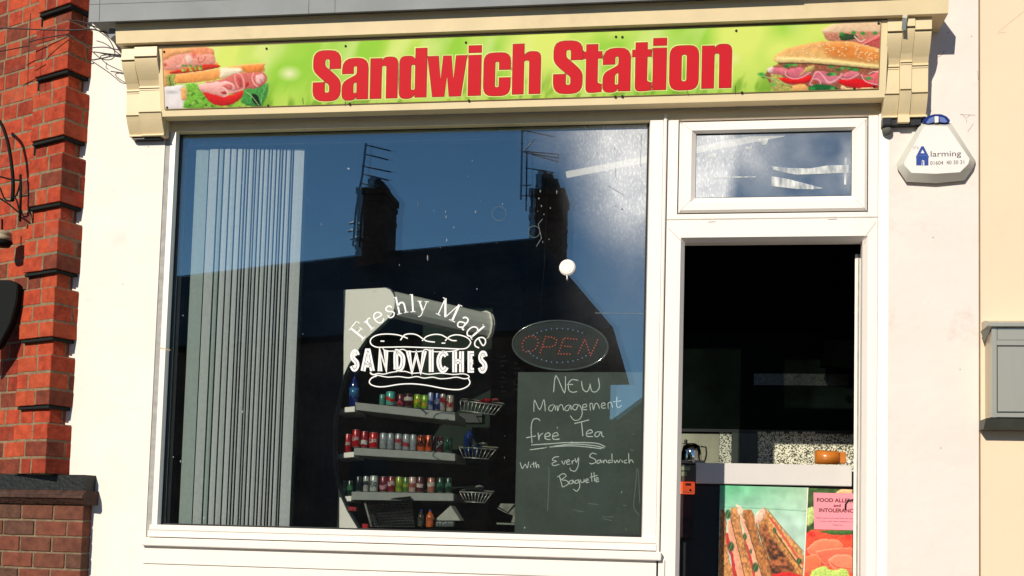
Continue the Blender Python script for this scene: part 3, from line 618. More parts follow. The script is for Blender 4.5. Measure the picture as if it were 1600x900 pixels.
    p.fill(Rr((1100, 640), (1200, 660), (1305, 600), (1305, 770), (1190, 740)), (226, 100, 110), .15, .5, 44, .8); p.line(Rr((1110, 650), (1160, 730), (1300, 770)), 1.3, (248, 190, 190)); p.line(Rr((1190, 640), (1250, 610), (1300, 620)), 1.2, (250, 200, 196))
    p.fill(Rr((360, 770), (500, 760), (530, 840), (370, 845)), (232, 176, 104), .12, .5, 45, 1); p.fill(Rr((900, 770), (1000, 810), (1180, 800), (1290, 815), (1280, 830), (920, 830)), (240, 206, 150), .1, .5, 46, 1)
    p.fill(Rr((540, 790), (640, 760), (840, 790), (830, 840), (560, 845)), (26, 92, 50), .4, .8, 47, 1)
    for k, (x, y) in enumerate(((330, 530), (290, 550), (390, 530), (790, 550), (860, 590), (910, 570), (790, 640), (1000, 580), (970, 560), (1190, 690), (760, 645), (820, 640), (580, 810), (680, 800), (800, 810), (20, 640), (50, 670), (150, 760), (1050, 590))):
        p.spot(*sgR(x, y), 5.4 if k % 3 else 7, 3.6, [(46, 160, 70), (30, 110, 46), (90, 180, 80)][k % 3], .7, .95)
    p.line(Rr((30, 660), (130, 690), (260, 750), (360, 780)), 1.5, (170, 200, 120))
    p.fill(Rr((155, 470), (180, 420), (280, 350), (450, 300), (700, 255), (900, 255), (1060, 270), (1200, 310), (1316, 370), (1312, 575), (1150, 565), (1000, 545), (850, 535), (700, 520), (540, 510), (300, 505), (190, 500)), (232, 168, 100), .10, .25, 50, 1.0, grad=(244, 205, 130))
    p.fill(Rr((700, 290), (1000, 300), (1300, 390), (1310, 500), (1000, 470), (760, 420)), (228, 138, 62), .10, .25, 51, 9)
    p.fill(Rr((190, 495), (200, 440), (400, 440), (800, 470), (1310, 540), (1312, 575), (850, 535), (540, 508), (300, 503)), (247, 220, 150), .06, .25, 52, 3)
    rs = random.Random(4)
    for k in range(120):
        x = rs.uniform(230, 1300); y = rs.uniform(265, 500); top = 255 + ((x - 850) / 600) ** 2 * 150
        if y > top + 12 and y < top + 190: p.spot(*sgR(x + 5, y + 8), 1.7, 1.2, (186, 104, 44), .7, .7); p.spot(*sgR(x, y), 1.7, 1.2, (255, 232, 180), .5, .95)
    p.line(Rr((210, 512), (540, 515), (860, 545), (1150, 575), (1310, 590)), 1.6, (70, 40, 20), 1.2)
printed_sheet('sign_panel', SGN, lambda x, y: fas(x, y, .004), 760, 76, paint_sign, vcol_mat('sign_print', .28), sign)
g = Flat()
g.line([SGN[0], SGN[1], SGN[2], SGN[3]], 1.1, closed=True); g.build('panel_edge', lambda x, y: fas(x, y, .0043), mat('sign_edge_line', (.30, .20, .06)), sign)
g = Flat()
for ln in ([(541, 149), (539, 165)], [(1073, 139), (1076, 149)], [(473, 153), (474, 163)], [(1149, 134), (1149, 147)]): g.line(ln, .8)
g.build('panel_scratches', lambda x, y: fas(x, y, .0046), M['black'], sign)
GL = {
 'S': (43, [[(43, 50), (26, 50), (26, 66, 4), (18, 66, 4), (18, 54, 4), (34, 40, 8), (43, 30, 8), (43, -1.5, 17), (0, -1.5, 17), (0, 28), (18, 28), (18, 11, 4), (26, 11, 4), (26, 24, 4), (9, 38, 8), (0, 48, 8), (0, 79, 17), (43, 79, 17)]]),
 'a': (40, [[(40, 0), (23, 0), (23, 6, 1), (18, -1.5, 5), (0, -1.5, 10), (0, 27, 9), (23, 39, 4), (23, 53, 3.5), (17, 53, 3.5), (17, 41), (0, 41), (0, 65, 17), (40, 65, 16)], [(17, 9, 3.5), (23, 9, 3.5), (23, 29, 1), (17, 25, 3)]]),
 'n': (42, [[(0, 0), (17, 0), (17, 52, 3.5), (25, 52, 3.5), (25, 0), (42, 0), (42, 65, 13), (22, 65, 5), (17, 58, 1), (17, 63), (0, 63)]]),
 'd': (41, [[(41, 0), (24, 0), (24, 6, 1), (18, -1.5, 5), (0, -1.5, 12), (0, 65, 12), (19, 65, 5), (24, 59, 1), (24, 77), (41, 77)], [(17, 11, 3.5), (24, 11, 3.5), (24, 52, 3.5), (17, 52, 3.5)]]),
 'w': (61, [[(0, 63), (16.5, 63), (20.5, 26), (24.5, 63), (36.5, 63), (40.5, 26), (44.5, 63), (61, 63), (52.5, 0), (34.5, 0), (30.5, 32), (26.5, 0), (8.5, 0)]]),
 'i': (19, [[(0, 0), (19, 0), (19, 62.5), (0, 62.5)], [(0, 67), (19, 67), (19, 77.5), (0, 77.5)]]),
 'c': (41, [[(41, 39), (24, 39), (24, 52, 3.5), (17, 52, 3.5), (17, 11, 3.5), (24, 11, 3.5), (24, 26), (41, 26), (41, -1.5, 14), (0, -1.5, 14), (0, 65, 14), (41, 65, 14)]]),
 'h': (43, [[(0, 0), (17, 0), (17, 52, 3.5), (26, 52, 3.5), (26, 0), (43, 0), (43, 65, 13), (23, 65, 5), (17, 58, 1), (17, 77), (0, 77)]]),
 't': (29, [[(0, 51), (0, 61), (5, 61), (5, 72), (22.5, 72), (22.5, 61), (29, 61), (29, 51), (22.5, 51), (22.5, 13, 3), (29, 11), (29, 0), (19, -1, 3), (5, -1, 10), (5, 51, 0)]]),
 'o': (45, [[(0, -1.5, 15), (45, -1.5, 15), (45, 65, 15), (0, 65, 15)], [(18, 11, 4), (27, 11, 4), (27, 52, 4), (18, 52, 4)]]),
}
SEQ = [('S', 489.5, 532), ('a', 535, 575), ('n', 579, 621), ('d', 624.5, 666.5), ('w', 668, 729), ('i', 732, 751.5), ('c', 756, 797.5), ('h', 801, 844.5), ('S', 865, 910), ('t', 911, 940), ('a', 942.5, 985), ('t', 988, 1017.5), ('i', 1020.5, 1041), ('o', 1046.5, 1091.5), ('n', 1097, 1143)]
for ch, a, b in SEQ:
    w, loops = GL[ch]; xc = (a + b) / 2; sc = 1 + (xc - 600) * .00012; wx = (b - a) / w
    def mp_(x, y): return (a + x * wx + (y - 35) * .022 * 1.0, 153.4 - .0308 * (a + x * wx - 600) - y * sc * .985)
    LL = [[mp_(x, y) for x, y in rpoly(lp)] for lp in loops]
    R = Flat()
    if ch == 'i': R.poly([LL[0]]); R.poly([LL[1]])
    else: R.poly(LL)
    lt = R.build('letter', lambda x, y: fas(x, y, .0056), M['red'], sign)
    Hh = Flat(); O = Flat()
    for lp in LL: Hh.line(lp, 4.6, closed=True); O.line(lp, 1.5, closed=True)
    Hh.build('halo', lambda x, y: fas(x, y, .0046), M['halo'], lt); O.build('outline', lambda x, y: fas(x, y, .0051), M['redline'], lt)
for (x, y) in ((256.5, 81), (261, 168), (416.5, 76), (540, 72), (546.5, 162.5), (728, 66.5), (732.5, 157), (962.5, 57.5), (972.5, 58), (961.5, 151), (972.5, 150.5), (1150.5, 48), (1159.5, 144.5), (1373, 36.5), (1366, 135), (1335, 138), (419, 165)):
    bm = bmesh.new(); c = fas(x, y, .0045); bmesh.ops.create_cone(bm, cap_ends=True, segments=12, radius1=.0068, radius2=.0045, depth=.005, matrix=Matrix.Translation(c) @ nrm.to_track_quat('Z', 'Y').to_matrix().to_4x4())
    from_bm('screw', bm, M['black'], sign)
# ================================================================== ALARM BOX
ac = at(1462, 240, -.03)
al = thing('alarm_box', 'white triangular burglar alarm box with blue top on the pinkish wall', 'alarm', (ac.x, 0, ac.z))
AY = -.062
outer = [(1439, 192), (1486, 192), (1524, 251), (1521, 262), (1507, 282), (1462, 286.5), (1416, 284), (1402, 263), (1400.5, 256)]
inner = [(1444, 197), (1480, 197), (1515, 248), (1513, 256), (1500, 269), (1462, 271.5), (1424, 270), (1413, 258), (1413, 253)]
pts_o = [at(x, y, -.02) for x, y in outer]; pts_i = [at(x, y, AY) for x, y in inner]; pts_b = [at(x, y, -.001) for x, y in outer]
n = len(outer); v = pts_b + pts_o + pts_i
f = [(i, (i + 1) % n, n + (i + 1) % n, n + i) for i in range(n)]
mesh('rim_side', v, f, M['alarm_edge'], al)
v2 = pts_o + pts_i
bm = bmesh.new(); vs = [bm.verts.new(p) for p in v2]
for i in range(n): bm.faces.new((vs[i], vs[(i + 1) % n], vs[n + (i + 1) % n], vs[n + i]))
from_bm('rim', bm, M['alarm_edge'], al, True)
mesh('cover', pts_i, [tuple(range(n))], M['alarm'], al)
mm = bpy.data.objects['cover']; bmx = bmesh.new(); bmx.from_mesh(mm.data); bmesh.ops.recalc_face_normals(bmx, faces=bmx.faces); bmx.to_mesh(mm.data); bmx.free()
az = lambda x, y: (1390 + x / 6.92, 170 + y / 6.92)
def plate(name, zpts, Y0, th, m, parent, bev=.001):
    return prism(name, [at(*az(*p), Y0) for p in zpts], Vector((0, th, 0)), m, parent, bev)
plate('beacon', [(350, 130), (400, 85), (480, 55), (560, 55), (620, 80), (660, 125), (640, 155), (520, 140), (400, 160)], -.05, .045, M['blue'], al, .003)
plate('lens', [(395, 150), (430, 100), (480, 82), (484, 142), (420, 160)], -.054, .006, M['blue_pale'], al)
plate('lens', [(540, 82), (590, 95), (628, 140), (600, 150), (544, 142)], -.054, .006, M['blue_pale'], al)
plate('lens_bracket', [(487, 80), (530, 80), (530, 145), (490, 150)], -.058, .008, M['alarm'], al)
PA = lambda x, y: at(x, y, AY - .0006)
g = Flat()
g.poly([[az(*p) for p in ((343, 405), (368, 405), (428, 522), (420, 530), (420, 612), (375, 614), (375, 560), (350, 552), (345, 612), (288, 612), (288, 530), (282, 524))]][0:1] + [[az(*p) for p in ((355, 440), (378, 480), (335, 480))]])
g.build('logo', PA, M['ink_blue'], al)
g = Flat(); g.line([az(*p) for p in ((288, 528), (310, 505), (400, 505), (422, 528))], .45); g.poly([[az(*p) for p in ((352, 562), (366, 566), (362, 616), (350, 612))]]); g.build('logo_detail', lambda x, y: at(x, y, AY - .0009), M['blue_pale'], al)
def put_text(name, body, cx_, cy_, wpx, hpx, fn, m, parent, slope=0.0, bold=0.0):
    V, F = txt(body, 1.0, bold=bold); xs = [p[0] for p in V]; ys = [p[1] for p in V]; x0, x1, y0, y1 = min(xs), max(xs), min(ys), max(ys)
    VV = [(cx_ + ((x - (x0 + x1) / 2) / (x1 - x0)) * wpx, cy_ - ((y - (y0 + y1) / 2) / (y1 - y0)) * hpx) for x, y in V]
    VV = [(x, y + (x - cx_) * slope) for x, y in VV]
    return mesh(name, [fn(x, y) for x, y in VV], F, m, parent)
put_text('name_lettering', 'larming', 1478, 241.5, 47.5, 11.5, PA, M['ink'], al, -.02)
put_text('number_lettering', '01604  40 30 31', 1480, 254, 53, 6, PA, M['ink'], al, -.03)
put_text('small_lettering', "IT'S", 1431, 231, 9, 4, PA, mat('grey_ink', (.3, .29, .28)), al)
# ================================================================== LETTER BOX
lb = thing('letter_box', 'brushed steel wall letter box with sloping lid on the cream wall', 'letter box', (at(1590, 600).x, -.012, at(1590, 600).z))
bz = lambda x, y: (1500 + x / 4.5, 480 + y / 4.5)
LF = -.115
def lbx(name, a, b, Y0, Y1, m, bev=.001): return pxbox(name, *bz(*a), *bz(*b), Y0, Y1, m, lb, bev)
lbx('body', (222, 140), (740, 775), LF, -.013, M['steel'])
lbx('frame_top', (222, 232), (740, 268), LF - .004, LF + .002, M['steel'])
lbx('slot_flap', (262, 146), (740, 231), LF - .003, LF + .001, M['steel'])
lbx('frame_left', (224, 140), (258, 775), LF - .005, LF + .002, M['steel'])
lbx('door_panel', (266, 278), (740, 735), LF - .003, LF + .001, M['steel'])
g = Flat(); g.line([bz(262, 740), bz(262, 272), bz(740, 272)], 1.0); g.line([bz(262, 738), bz(740, 738)], .9); g.line([bz(262, 146), bz(262, 230), bz(740, 232)], .5)
g.build('panel_gaps', lambda x, y: at(x, y, LF - .0033), M['gasket'], lb)
xl0, xl1 = at(*bz(205, 120), LF - .02).x, at(*bz(740, 120), LF - .02).x
zl = at(*bz(400, 128), LF - .02).z
prism('lid', [Vector((xl0, LF - .022, zl - .004)), Vector((xl0, LF - .022, zl + .012)), Vector((xl0 + .0, -.06, zl + .034)), Vector((xl0, -.013, zl + .036)), Vector((xl0, -.013, zl - .004))], Vector((xl1 - xl0, 0, 0)), M['steel'], lb, .001)
prism('lid_wing', [at(*bz(145, 170), -.05), at(*bz(205, 122), LF - .022), at(*bz(222, 140), LF - .01), at(*bz(170, 248), -.04)], Vector((.004, .012, -.002)), M['steel_dark'], lb, .0)
bz0, bz1_ = at(*bz(400, 858), -.09).z, at(*bz(400, 782), LF - .012).z
prism('base_tray', [Vector((at(*bz(178, 800), LF).x, LF - .012, bz1_)), Vector((at(*bz(178, 800), LF).x, -.013, bz1_)), Vector((at(*bz(178, 800), LF).x, -.013, bz0)), Vector((at(*bz(178, 800), LF).x, -.09, bz0))], Vector((xl1 - at(*bz(178, 800), LF).x, 0, 0)), mat('base_tray_grey', (.06, .07, .06), .5), lb, .001)
# ================================================================== BRICK HOUSE AT THE LEFT
house = thing('brick_house', 'red brick neighbouring house corner with proud quoins above a dark plinth moulding', 'building', (at(60, 500, 0).x, 0, .1))
ANG = math.radians(23)
Cc = at(88.5, 400, -.125)
dl = Vector((-math.cos(ANG), math.sin(ANG), 0)); dr = Vector((math.sin(ANG), math.cos(ANG), 0))
nl = -dr; nr = -dl
zP = at(64.5, 741, -.125).z; zT = at(110, 5, -.125).z; CH = (zT - zP) / 28.0
PROUD = .032
rb = random.Random(11)
def brick_box(l0, l1, r0, r1, z0, z1, outl, outr, m, name='brick'):
    """corner-frame box: spans l along the left face, r along the return; faces pushed out by outl/outr"""
    bm = bmesh.new(); j = lambda s: rb.uniform(-s, s)
    co = []
    for z in (z0, z1):
        for l in (l0, l1):
            for r in (r0, r1):
                co.append(Vector((Cc.x, Cc.y, z + j(.0012))) + dl * (l + j(.0015)) + dr * (r + (j(.0015))))
    vs = [bm.verts.new(c) for c in co]
    for q in ((0, 1, 3, 2), (4, 6, 7, 5), (0, 4, 5, 1), (2, 3, 7, 6), (0, 2, 6, 4), (1, 5, 7, 3)): bm.faces.new([vs[i] for i in q])
    bmesh.ops.bevel(bm, geom=list(bm.edges), offset=.0022, segments=1, affect='EDGES')
    return from_bm(name, bm, m, house)
JT = .0105
SQ = .245
mort = bmesh.new()
def mbox(l0, l1, r0, r1, z0, z1):
    co = [Vector((Cc.x, Cc.y, z)) + dl * l + dr * r for z in (z0, z1) for l in (l0, l1) for r in (r0, r1)]
    vs = [mort.verts.new(c) for c in co]
    for q in ((0, 1, 3, 2), (4, 6, 7, 5), (0, 4, 5, 1), (2, 3, 7, 6), (0, 2, 6, 4), (1, 5, 7, 3)): mort.faces.new([vs[i] for i in q])
NC = 31
mbox(PROUD + .002, 1.3, PROUD + .002, .4, zP, zP + NC * CH + .3)
pick = lambda L: L[min(len(L) - 1, int(rb.random() ** 1.1 * len(L)))]
for k in range(NC):
    z0 = zP + k * CH + JT / 2; z1 = zP + (k + 1) * CH - JT / 2
    rec = (k % 4 == 3); o = PROUD if rec else 0.0
    if not rec: mbox(.002, SQ - .003, .002, .3, z0 - (JT / 2 if k % 4 else (-.002 if k else 0)), z1 + JT / 2)
    odd = k % 2
    a = (.150, .100) if odd else (.098, .150)      # left length, return length of the corner brick
    bmats = M['bricks']
    off = rb.uniform(-.006, .006)
    brick_box(o, a[0] + off, o, a[1], z0, z1, 0, 0, pick(bmats))
    # quoin filler on the left face
    if a[0] < .13 and rb.random() < .35 and not rec:
        brick_box(a[0] + off + JT, .178, o, .1, z0, z1, 0, 0, pick(bmats)); brick_box(.178 + JT, SQ, o, .1, z0, z1, 0, 0, pick(bmats))
    else: brick_box(a[0] + off + JT, SQ, o, .1, z0, z1, 0, 0, pick(bmats))
    if odd: brick_box(o, .09, a[1] + JT, .3, z0, z1, 0, 0, pick(bmats))
    else: brick_box(o, .09, a[1] + JT, .3, z0, z1, 0, 0, pick(bmats))
    s = SQ + (JT if odd else .0 + JT); L = [.10, .165, .10, .165] if odd else [.15, .10, .165, .10]
    for ln in L:
        if s > .72: break
        brick_box(s, s + ln, PROUD, .12, z0, z1, 0, 0, pick(bmats)); s += ln + JT
from_bm('mortar_bed', mort, M['mortar'], house)
for k in range(3, NC, 4):                      # black strip paints the shadow line under each proud block
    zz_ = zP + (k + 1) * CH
    brick_box(.010, SQ - .001, .010, .3, zz_ - .011, zz_ + .003, 0, 0, bpy.data.materials.get('shadow_black') or mat('shadow_black', (.008, .012, .010), .95), 'shadow_strip')
    brick_box(SQ + .001, SQ + .011, PROUD - .004, .05, zz_ - .05 - CH * 0, zz_ + .004, 0, 0, bpy.data.materials['shadow_black'], 'shadow_strip') if k > 18 else None
# upright strips paint the side shadow beside the upper proud blocks
# plinth and lower wall (turned 10 degrees)
A2 = math.radians(10)
Cp = at(130, 800, -.06); e1 = Vector((-math.cos(A2), math.sin(A2), 0)); e2 = Vector((math.sin(A2), math.cos(A2), 0))
def pl_prof(name, prof_, s0, s1, m):
    pts = [Vector((Cp.x, Cp.y, z)) + e1 * s0 - e2 * o for o, z in prof_]
    return prism(name, pts, e1 * (s1 - s0), m, house)
zq = lambda py: at(120, py, -.09).z
pl_prof('plinth_band', [(.02, zq(741.5)), (.02, zq(766)), (-.3, zq(766)), (-.3, zq(741.5) + .004)], -.012, 1.3, M['plinth'])
g_ = [(.022, zq(766.2))] + [(.022 + .02 * math.sin(t_ / 4 * math.pi / 2), zq(766.2) - (zq(766.2) - zq(773)) * t_ / 4) for t_ in range(1, 5)] + [(.050, zq(774)), (.050, zq(778.5)), (.044, zq(779)), (.012, zq(788)), (-.3, zq(788)), (-.3, zq(766.2))]
pl_prof('plinth_moulding', g_, -.030, 1.3, M['plinth_mould'])
m2 = bmesh.new()
zl1 = zq(788) - .001; CH2 = .0755
pts = [Vector((Cp.x, Cp.y, zl1)) + e1 * .004 + e2 * .006, Vector((Cp.x, Cp.y, zl1)) + e1 * 1.3 + e2 * .006, Vector((Cp.x, Cp.y, zl1)) + e1 * 1.3 + e2 * .3, Vector((Cp.x, Cp.y, zl1)) + e1 * .004 + e2 * .3]
prism('mortar_bed', pts, Vector((0, 0, -(zl1 - .1))), M['mortar2'], house)
for k in range(19):
    z1 = zl1 - k * CH2 - JT / 2; z0 = z1 - CH2 + JT
    s = 0.0 if k % 2 else 0.0; L = [.085] + [.172] * 7 if k % 2 else [.165] + [.172] * 6
    if z1 < .2: break
    for i, ln in enumerate(L):
        if s > (.62 if k < 6 else .0) and k >= 6: break
        if s > .62: break
        bm = bmesh.new(); j = lambda q_: rb.uniform(-q_, q_)
        o = j(.0015)
        co = [Vector((Cp.x, Cp.y, z + j(.001))) + e1 * (l + j(.0012)) + e2 * (r + o) for z in (z0, z1) for l in (s, s + ln) for r in (0, .1)]
        vs = [bm.verts.new(c) for c in co]
        for q in ((0, 1, 3, 2), (4, 6, 7, 5), (0, 4, 5, 1), (2, 3, 7, 6), (0, 2, 6, 4), (1, 5, 7, 3)): bm.faces.new([vs[i_] for i_ in q])
        bmesh.ops.bevel(bm, geom=list(bm.edges), offset=.002, segments=1, affect='EDGES')
        from_bm('brick', bm, rb.choice(M['bricks_low']), house); s += ln + JT
# iron bracket and dark hood at the far left
ib = thing('iron_bracket', 'black curved iron hanging bracket on the brick wall at the left edge', 'bracket', at(20, 300, -.02))
IB = -.075
iz_ = lambda x, y: at(x / 2.433, 170 + y / 2.433, IB)
tube('arm', [iz_(*p) for p in smooth_path([(-60, -10), (0, 50), (25, 110), (38, 170), (46, 230), (50, 290), (47, 350)])], .009, M['iron'], ib)
tube('strut', [iz_(78, 250), iz_(79, 330), iz_(76, 428)], .006, M['iron'], ib)
for q in ([(-10, 255), (40, 268), (78, 272)], [(-10, 335), (30, 360), (60, 385), (78, 400)], [(46, 350), (66, 320), (78, 275)], [(50, 330), (64, 350), (75, 395)], [(0, 300), (20, 345), (50, 350)]): tube('scroll', [iz_(*p) for p in smooth_path(q)], .0042, M['iron'], ib)
lp = thing('wall_lantern', 'dark wall lantern with pale ring under the iron bracket', 'lantern', at(10, 365, -.14))
bm = bmesh.new(); c = iz_(8, 488); bm_lathe(bm, [(.034, -.02), (.046, -.015), (.046, .0), (.038, .004), (.044, .010), (.044, .02), (.026, .03)], c, 20); from_bm('ring', bm, mat('brass_ring', (.42, .34, .22), .4, .2, 20), lp, True)
bm = bmesh.new(); bm_lathe(bm, [(.036, -.045), (.05, -.022), (.045, -.02)], c, 20); from_bm('shade', bm, M['iron'], lp, True)
tube('rod', [iz_(8, 420), iz_(8, 478)], .005, M['iron'], lp)
hd = thing('window_hood', 'black curved hood jutting in at the left edge below the lantern', 'hood', at(5, 500, -.2))
prism('hood', [iz_(*p) for p in rpoly([(-90, 650), (45, 650, 14), (68, 668, 10), (62, 735, 20), (38, 820, 20), (-5, 900), (-90, 960)])], Vector((0, .05, 0)), M['iron'], hd, .004)
# cables
cb = thing('loose_cables', 'thin black cables slung from the brick corner to the cornice end', 'cable', at(150, 60, -.2))
oz = lambda x, y, Y: at(x / 4.5, y / 4.5, Y)
def cable(pts, r=.0022, Ya=-.14, Yb=-.10):
    n_ = len(pts); pp = smooth_path([(x, y, Ya + (Yb - Ya) * i / (n_ - 1)) for i, (x, y) in enumerate(pts)], 5)
    tube('cable', [oz(*p) for p in pp], r, M['wire'], cb, 5)
cable([(-60, 195), (100, 200), (250, 207), (400, 212), (480, 213)], .0032, -.15, -.15); cable([(480, 213), (560, 210), (640, 205), (700, 218), (755, 232)], .0035, -.15, -.12)
cable([(-60, 372), (60, 350), (205, 322)], .0026, -.12, -.16); cable([(205, 295), (290, 272), (400, 252), (480, 238)], .0030, -.15, -.15); cable([(480, 238), (540, 280), (610, 330), (660, 372), (710, 412), (770, 420), (805, 395), (800, 340), (760, 270), (690, 215), (620, 165), (560, 148)], .0024)
cable([(215, 95), (207, 250), (200, 420), (195, 600)], .0018, -.13, -.11); cable([(585, 250), (595, 300), (625, 330), (640, 350)], .0020)
cable([(660, 365), (760, 378), (850, 388)], .0028, -.10, -.10); cable([(700, 372), (780, 392), (850, 402)], .0022, -.10, -.10); cable([(850, 385), (770, 385), (715, 392), (710, 410), (760, 455), (860, 502)], .0022, -.10, -.08)
cable([(480, 140), (580, 155), (660, 185), (760, 222)], .0028)
# ================================================================== IN THE WINDOW
# ---- vertical blind
BY = .098
fab2 = mat('greenish_blind_fabric', (.36, .41, .39), .9, .05, 60, .1, 400)
fab3 = mat('darker_blind_fabric', (.475, .49, .485), .9, .06, 50, .1, 400)  # slightly darker cloth for some of the slats
vb = thing('vertical_blind', 'grey vertical blind drawn together behind the left part of the shop window', 'blind', (at(380, 500, BY).x, BY, at(380, 500, BY).z))
fr_ = [0, .128, .222, .268, .330, .387, .442, .470, .497, .541, .563, .596, .634, .678, .706, .744, .777, .80, .832, .876, .897, 1.0]
bxa, bxb = at(291.5, 520, BY).x, at(463, 520, BY).x; bzt, bzb = at(385, 232, BY).z, at(370, 828, BY).z
for i in range(len(fr_) - 1):
    a, b = bxa + (bxb - bxa) * fr_[i], bxa + (bxb - bxa) * fr_[i + 1]
    gap = .0074 if i not in (18, 19) else .008
    tw = .001 * (1 if i % 2 else -1); yb = BY + .001 * i + (.0 if i else .006)
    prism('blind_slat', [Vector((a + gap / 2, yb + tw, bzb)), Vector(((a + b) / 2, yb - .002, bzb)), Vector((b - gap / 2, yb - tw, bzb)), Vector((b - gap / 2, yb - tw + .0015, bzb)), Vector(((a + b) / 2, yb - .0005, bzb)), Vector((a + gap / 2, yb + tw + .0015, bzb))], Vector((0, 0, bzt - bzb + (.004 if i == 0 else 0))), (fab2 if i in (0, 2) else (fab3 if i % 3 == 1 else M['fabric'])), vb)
box('backing', bxa + .01, BY + .075, bzb, bxb - .004, BY + .08, bzt, mat('dark_blind_backing', (.012, .015, .015), .95), vb)
box('head_rail', bxa - .05, BY - .02, bzt + .012, bxa + 2.1, BY + .03, bzt + .05, M['black'], vb)
# ---- suction hook
sc_ = at(886.5, 418, GY - .002)
sh = thing('suction_hook', 'round white suction hook stuck on the window near the roofline reflection', 'hook', sc_)
bm = bmesh.new(); bmesh.ops.create_cone(bm, cap_ends=True, segments=28, radius1=.037, radius2=.030, depth=.007, matrix=Matrix.Translation(sc_ - Vector((0, .004, 0))) @ Matrix.Rotation(math.pi / 2, 4, 'X')); from_bm('disc', bm, M['upvc'], sh, False)
bm = bmesh.new(); bm_tube(bm, [sc_ + Vector((.022 * math.cos(t_ * math.pi / 10), -.0085, .022 * math.sin(t_ * math.pi / 10))) for t_ in range(20)], .0015, 5, True); from_bm('ring', bm, M['panelwhite'], sh, True)
tube('hook', [sc_ + Vector((0, -.006, -.037)), sc_ + Vector((.001, -.010, -.050)), sc_ + Vector((0, -.006, -.058))], .003, M['upvc'], sh)
mk = thing('sucker_marks', 'two faint round marks left on the window glass by old suckers', 'mark', at(800, 345, GY - .001))
for (x, y, r) in ((780, 334, 11), (834.5, 362, 9)):
    g = Flat(); g.line([(x + r * math.cos(t_ * math.pi / 12), y + r * math.sin(t_ * math.pi / 12)) for t_ in range(24)], .7, closed=True); g.build('sucker_mark', lambda x, y: at(x, y, GY - .0012), mat('faint_mark', (.10, .15, .16), .9), mk)
sm_ = thing('glass_specks', 'scattered whitish specks and scratches of dried paint on the upper window glass', 'paint specks', at(700, 330, GY - .001))
g = Flat(); rs = random.Random(3)
for x, y, w, h in ((668, 403, 5, 16), (624, 414, 2, 5), (688, 387, 2.5, 2), (738, 251, 2, 4), (731, 276, 2.4, 3), (696, 331, 3, 6), (697, 339, 3, 8), (743, 331, 5, 7), (709, 355, 2.5, 6), (678, 329, 2, 3), (751, 314, 2, 2.5), (502, 350, 2, 8), (653, 318, 1.4, 16), (842, 310, 3, 5), (846, 322, 2.5, 6), (850, 335, 2, 5), (860, 325, 2.5, 4), (840, 330, 2, 4), (848, 378, 2.5, 7), (858, 374, 3, 3), (870, 300, 3, 10), (844, 298, 5, 8), (913, 331, 3.5, 5), (935, 318, 2, 2.5), (962, 356, 4, 1.6), (980, 373, 3, 3), (978, 418, 2.5, 3), (872, 228, 2.5, 6), (900, 236, 2, 6), (933, 240, 2.4, 9), (960, 232, 2, 6), (972, 327, 7, 5), (962, 322, 4, 3), (450, 395, 2, 3), (606, 560, 2, 2)):
    n_ = 7; w *= .62; h *= .72; g.poly([[(x + w / 2 * math.cos(k * 2 * math.pi / n_) * rs.uniform(.5, 1.1), y + h / 2 * math.sin(k * 2 * math.pi / n_) * rs.uniform(.6, 1.1)) for k in range(n_)]])
for pl in ([(838, 385), (846, 372), (841, 350), (848, 342)], [(962, 262), (961, 272), (963, 279)], [(640, 640), (640, 642)], [(930, 489), (1004, 490)], [(1002, 210), (1001, 260)], [(950, 290), (975, 305)]): g.line(pl, .7)
g.build('dried_specks', lambda x, y: at(x, y, GY - .0013), mat('dried_speck_white', (.26, .31, .32), .9, .4, 200), sm_)
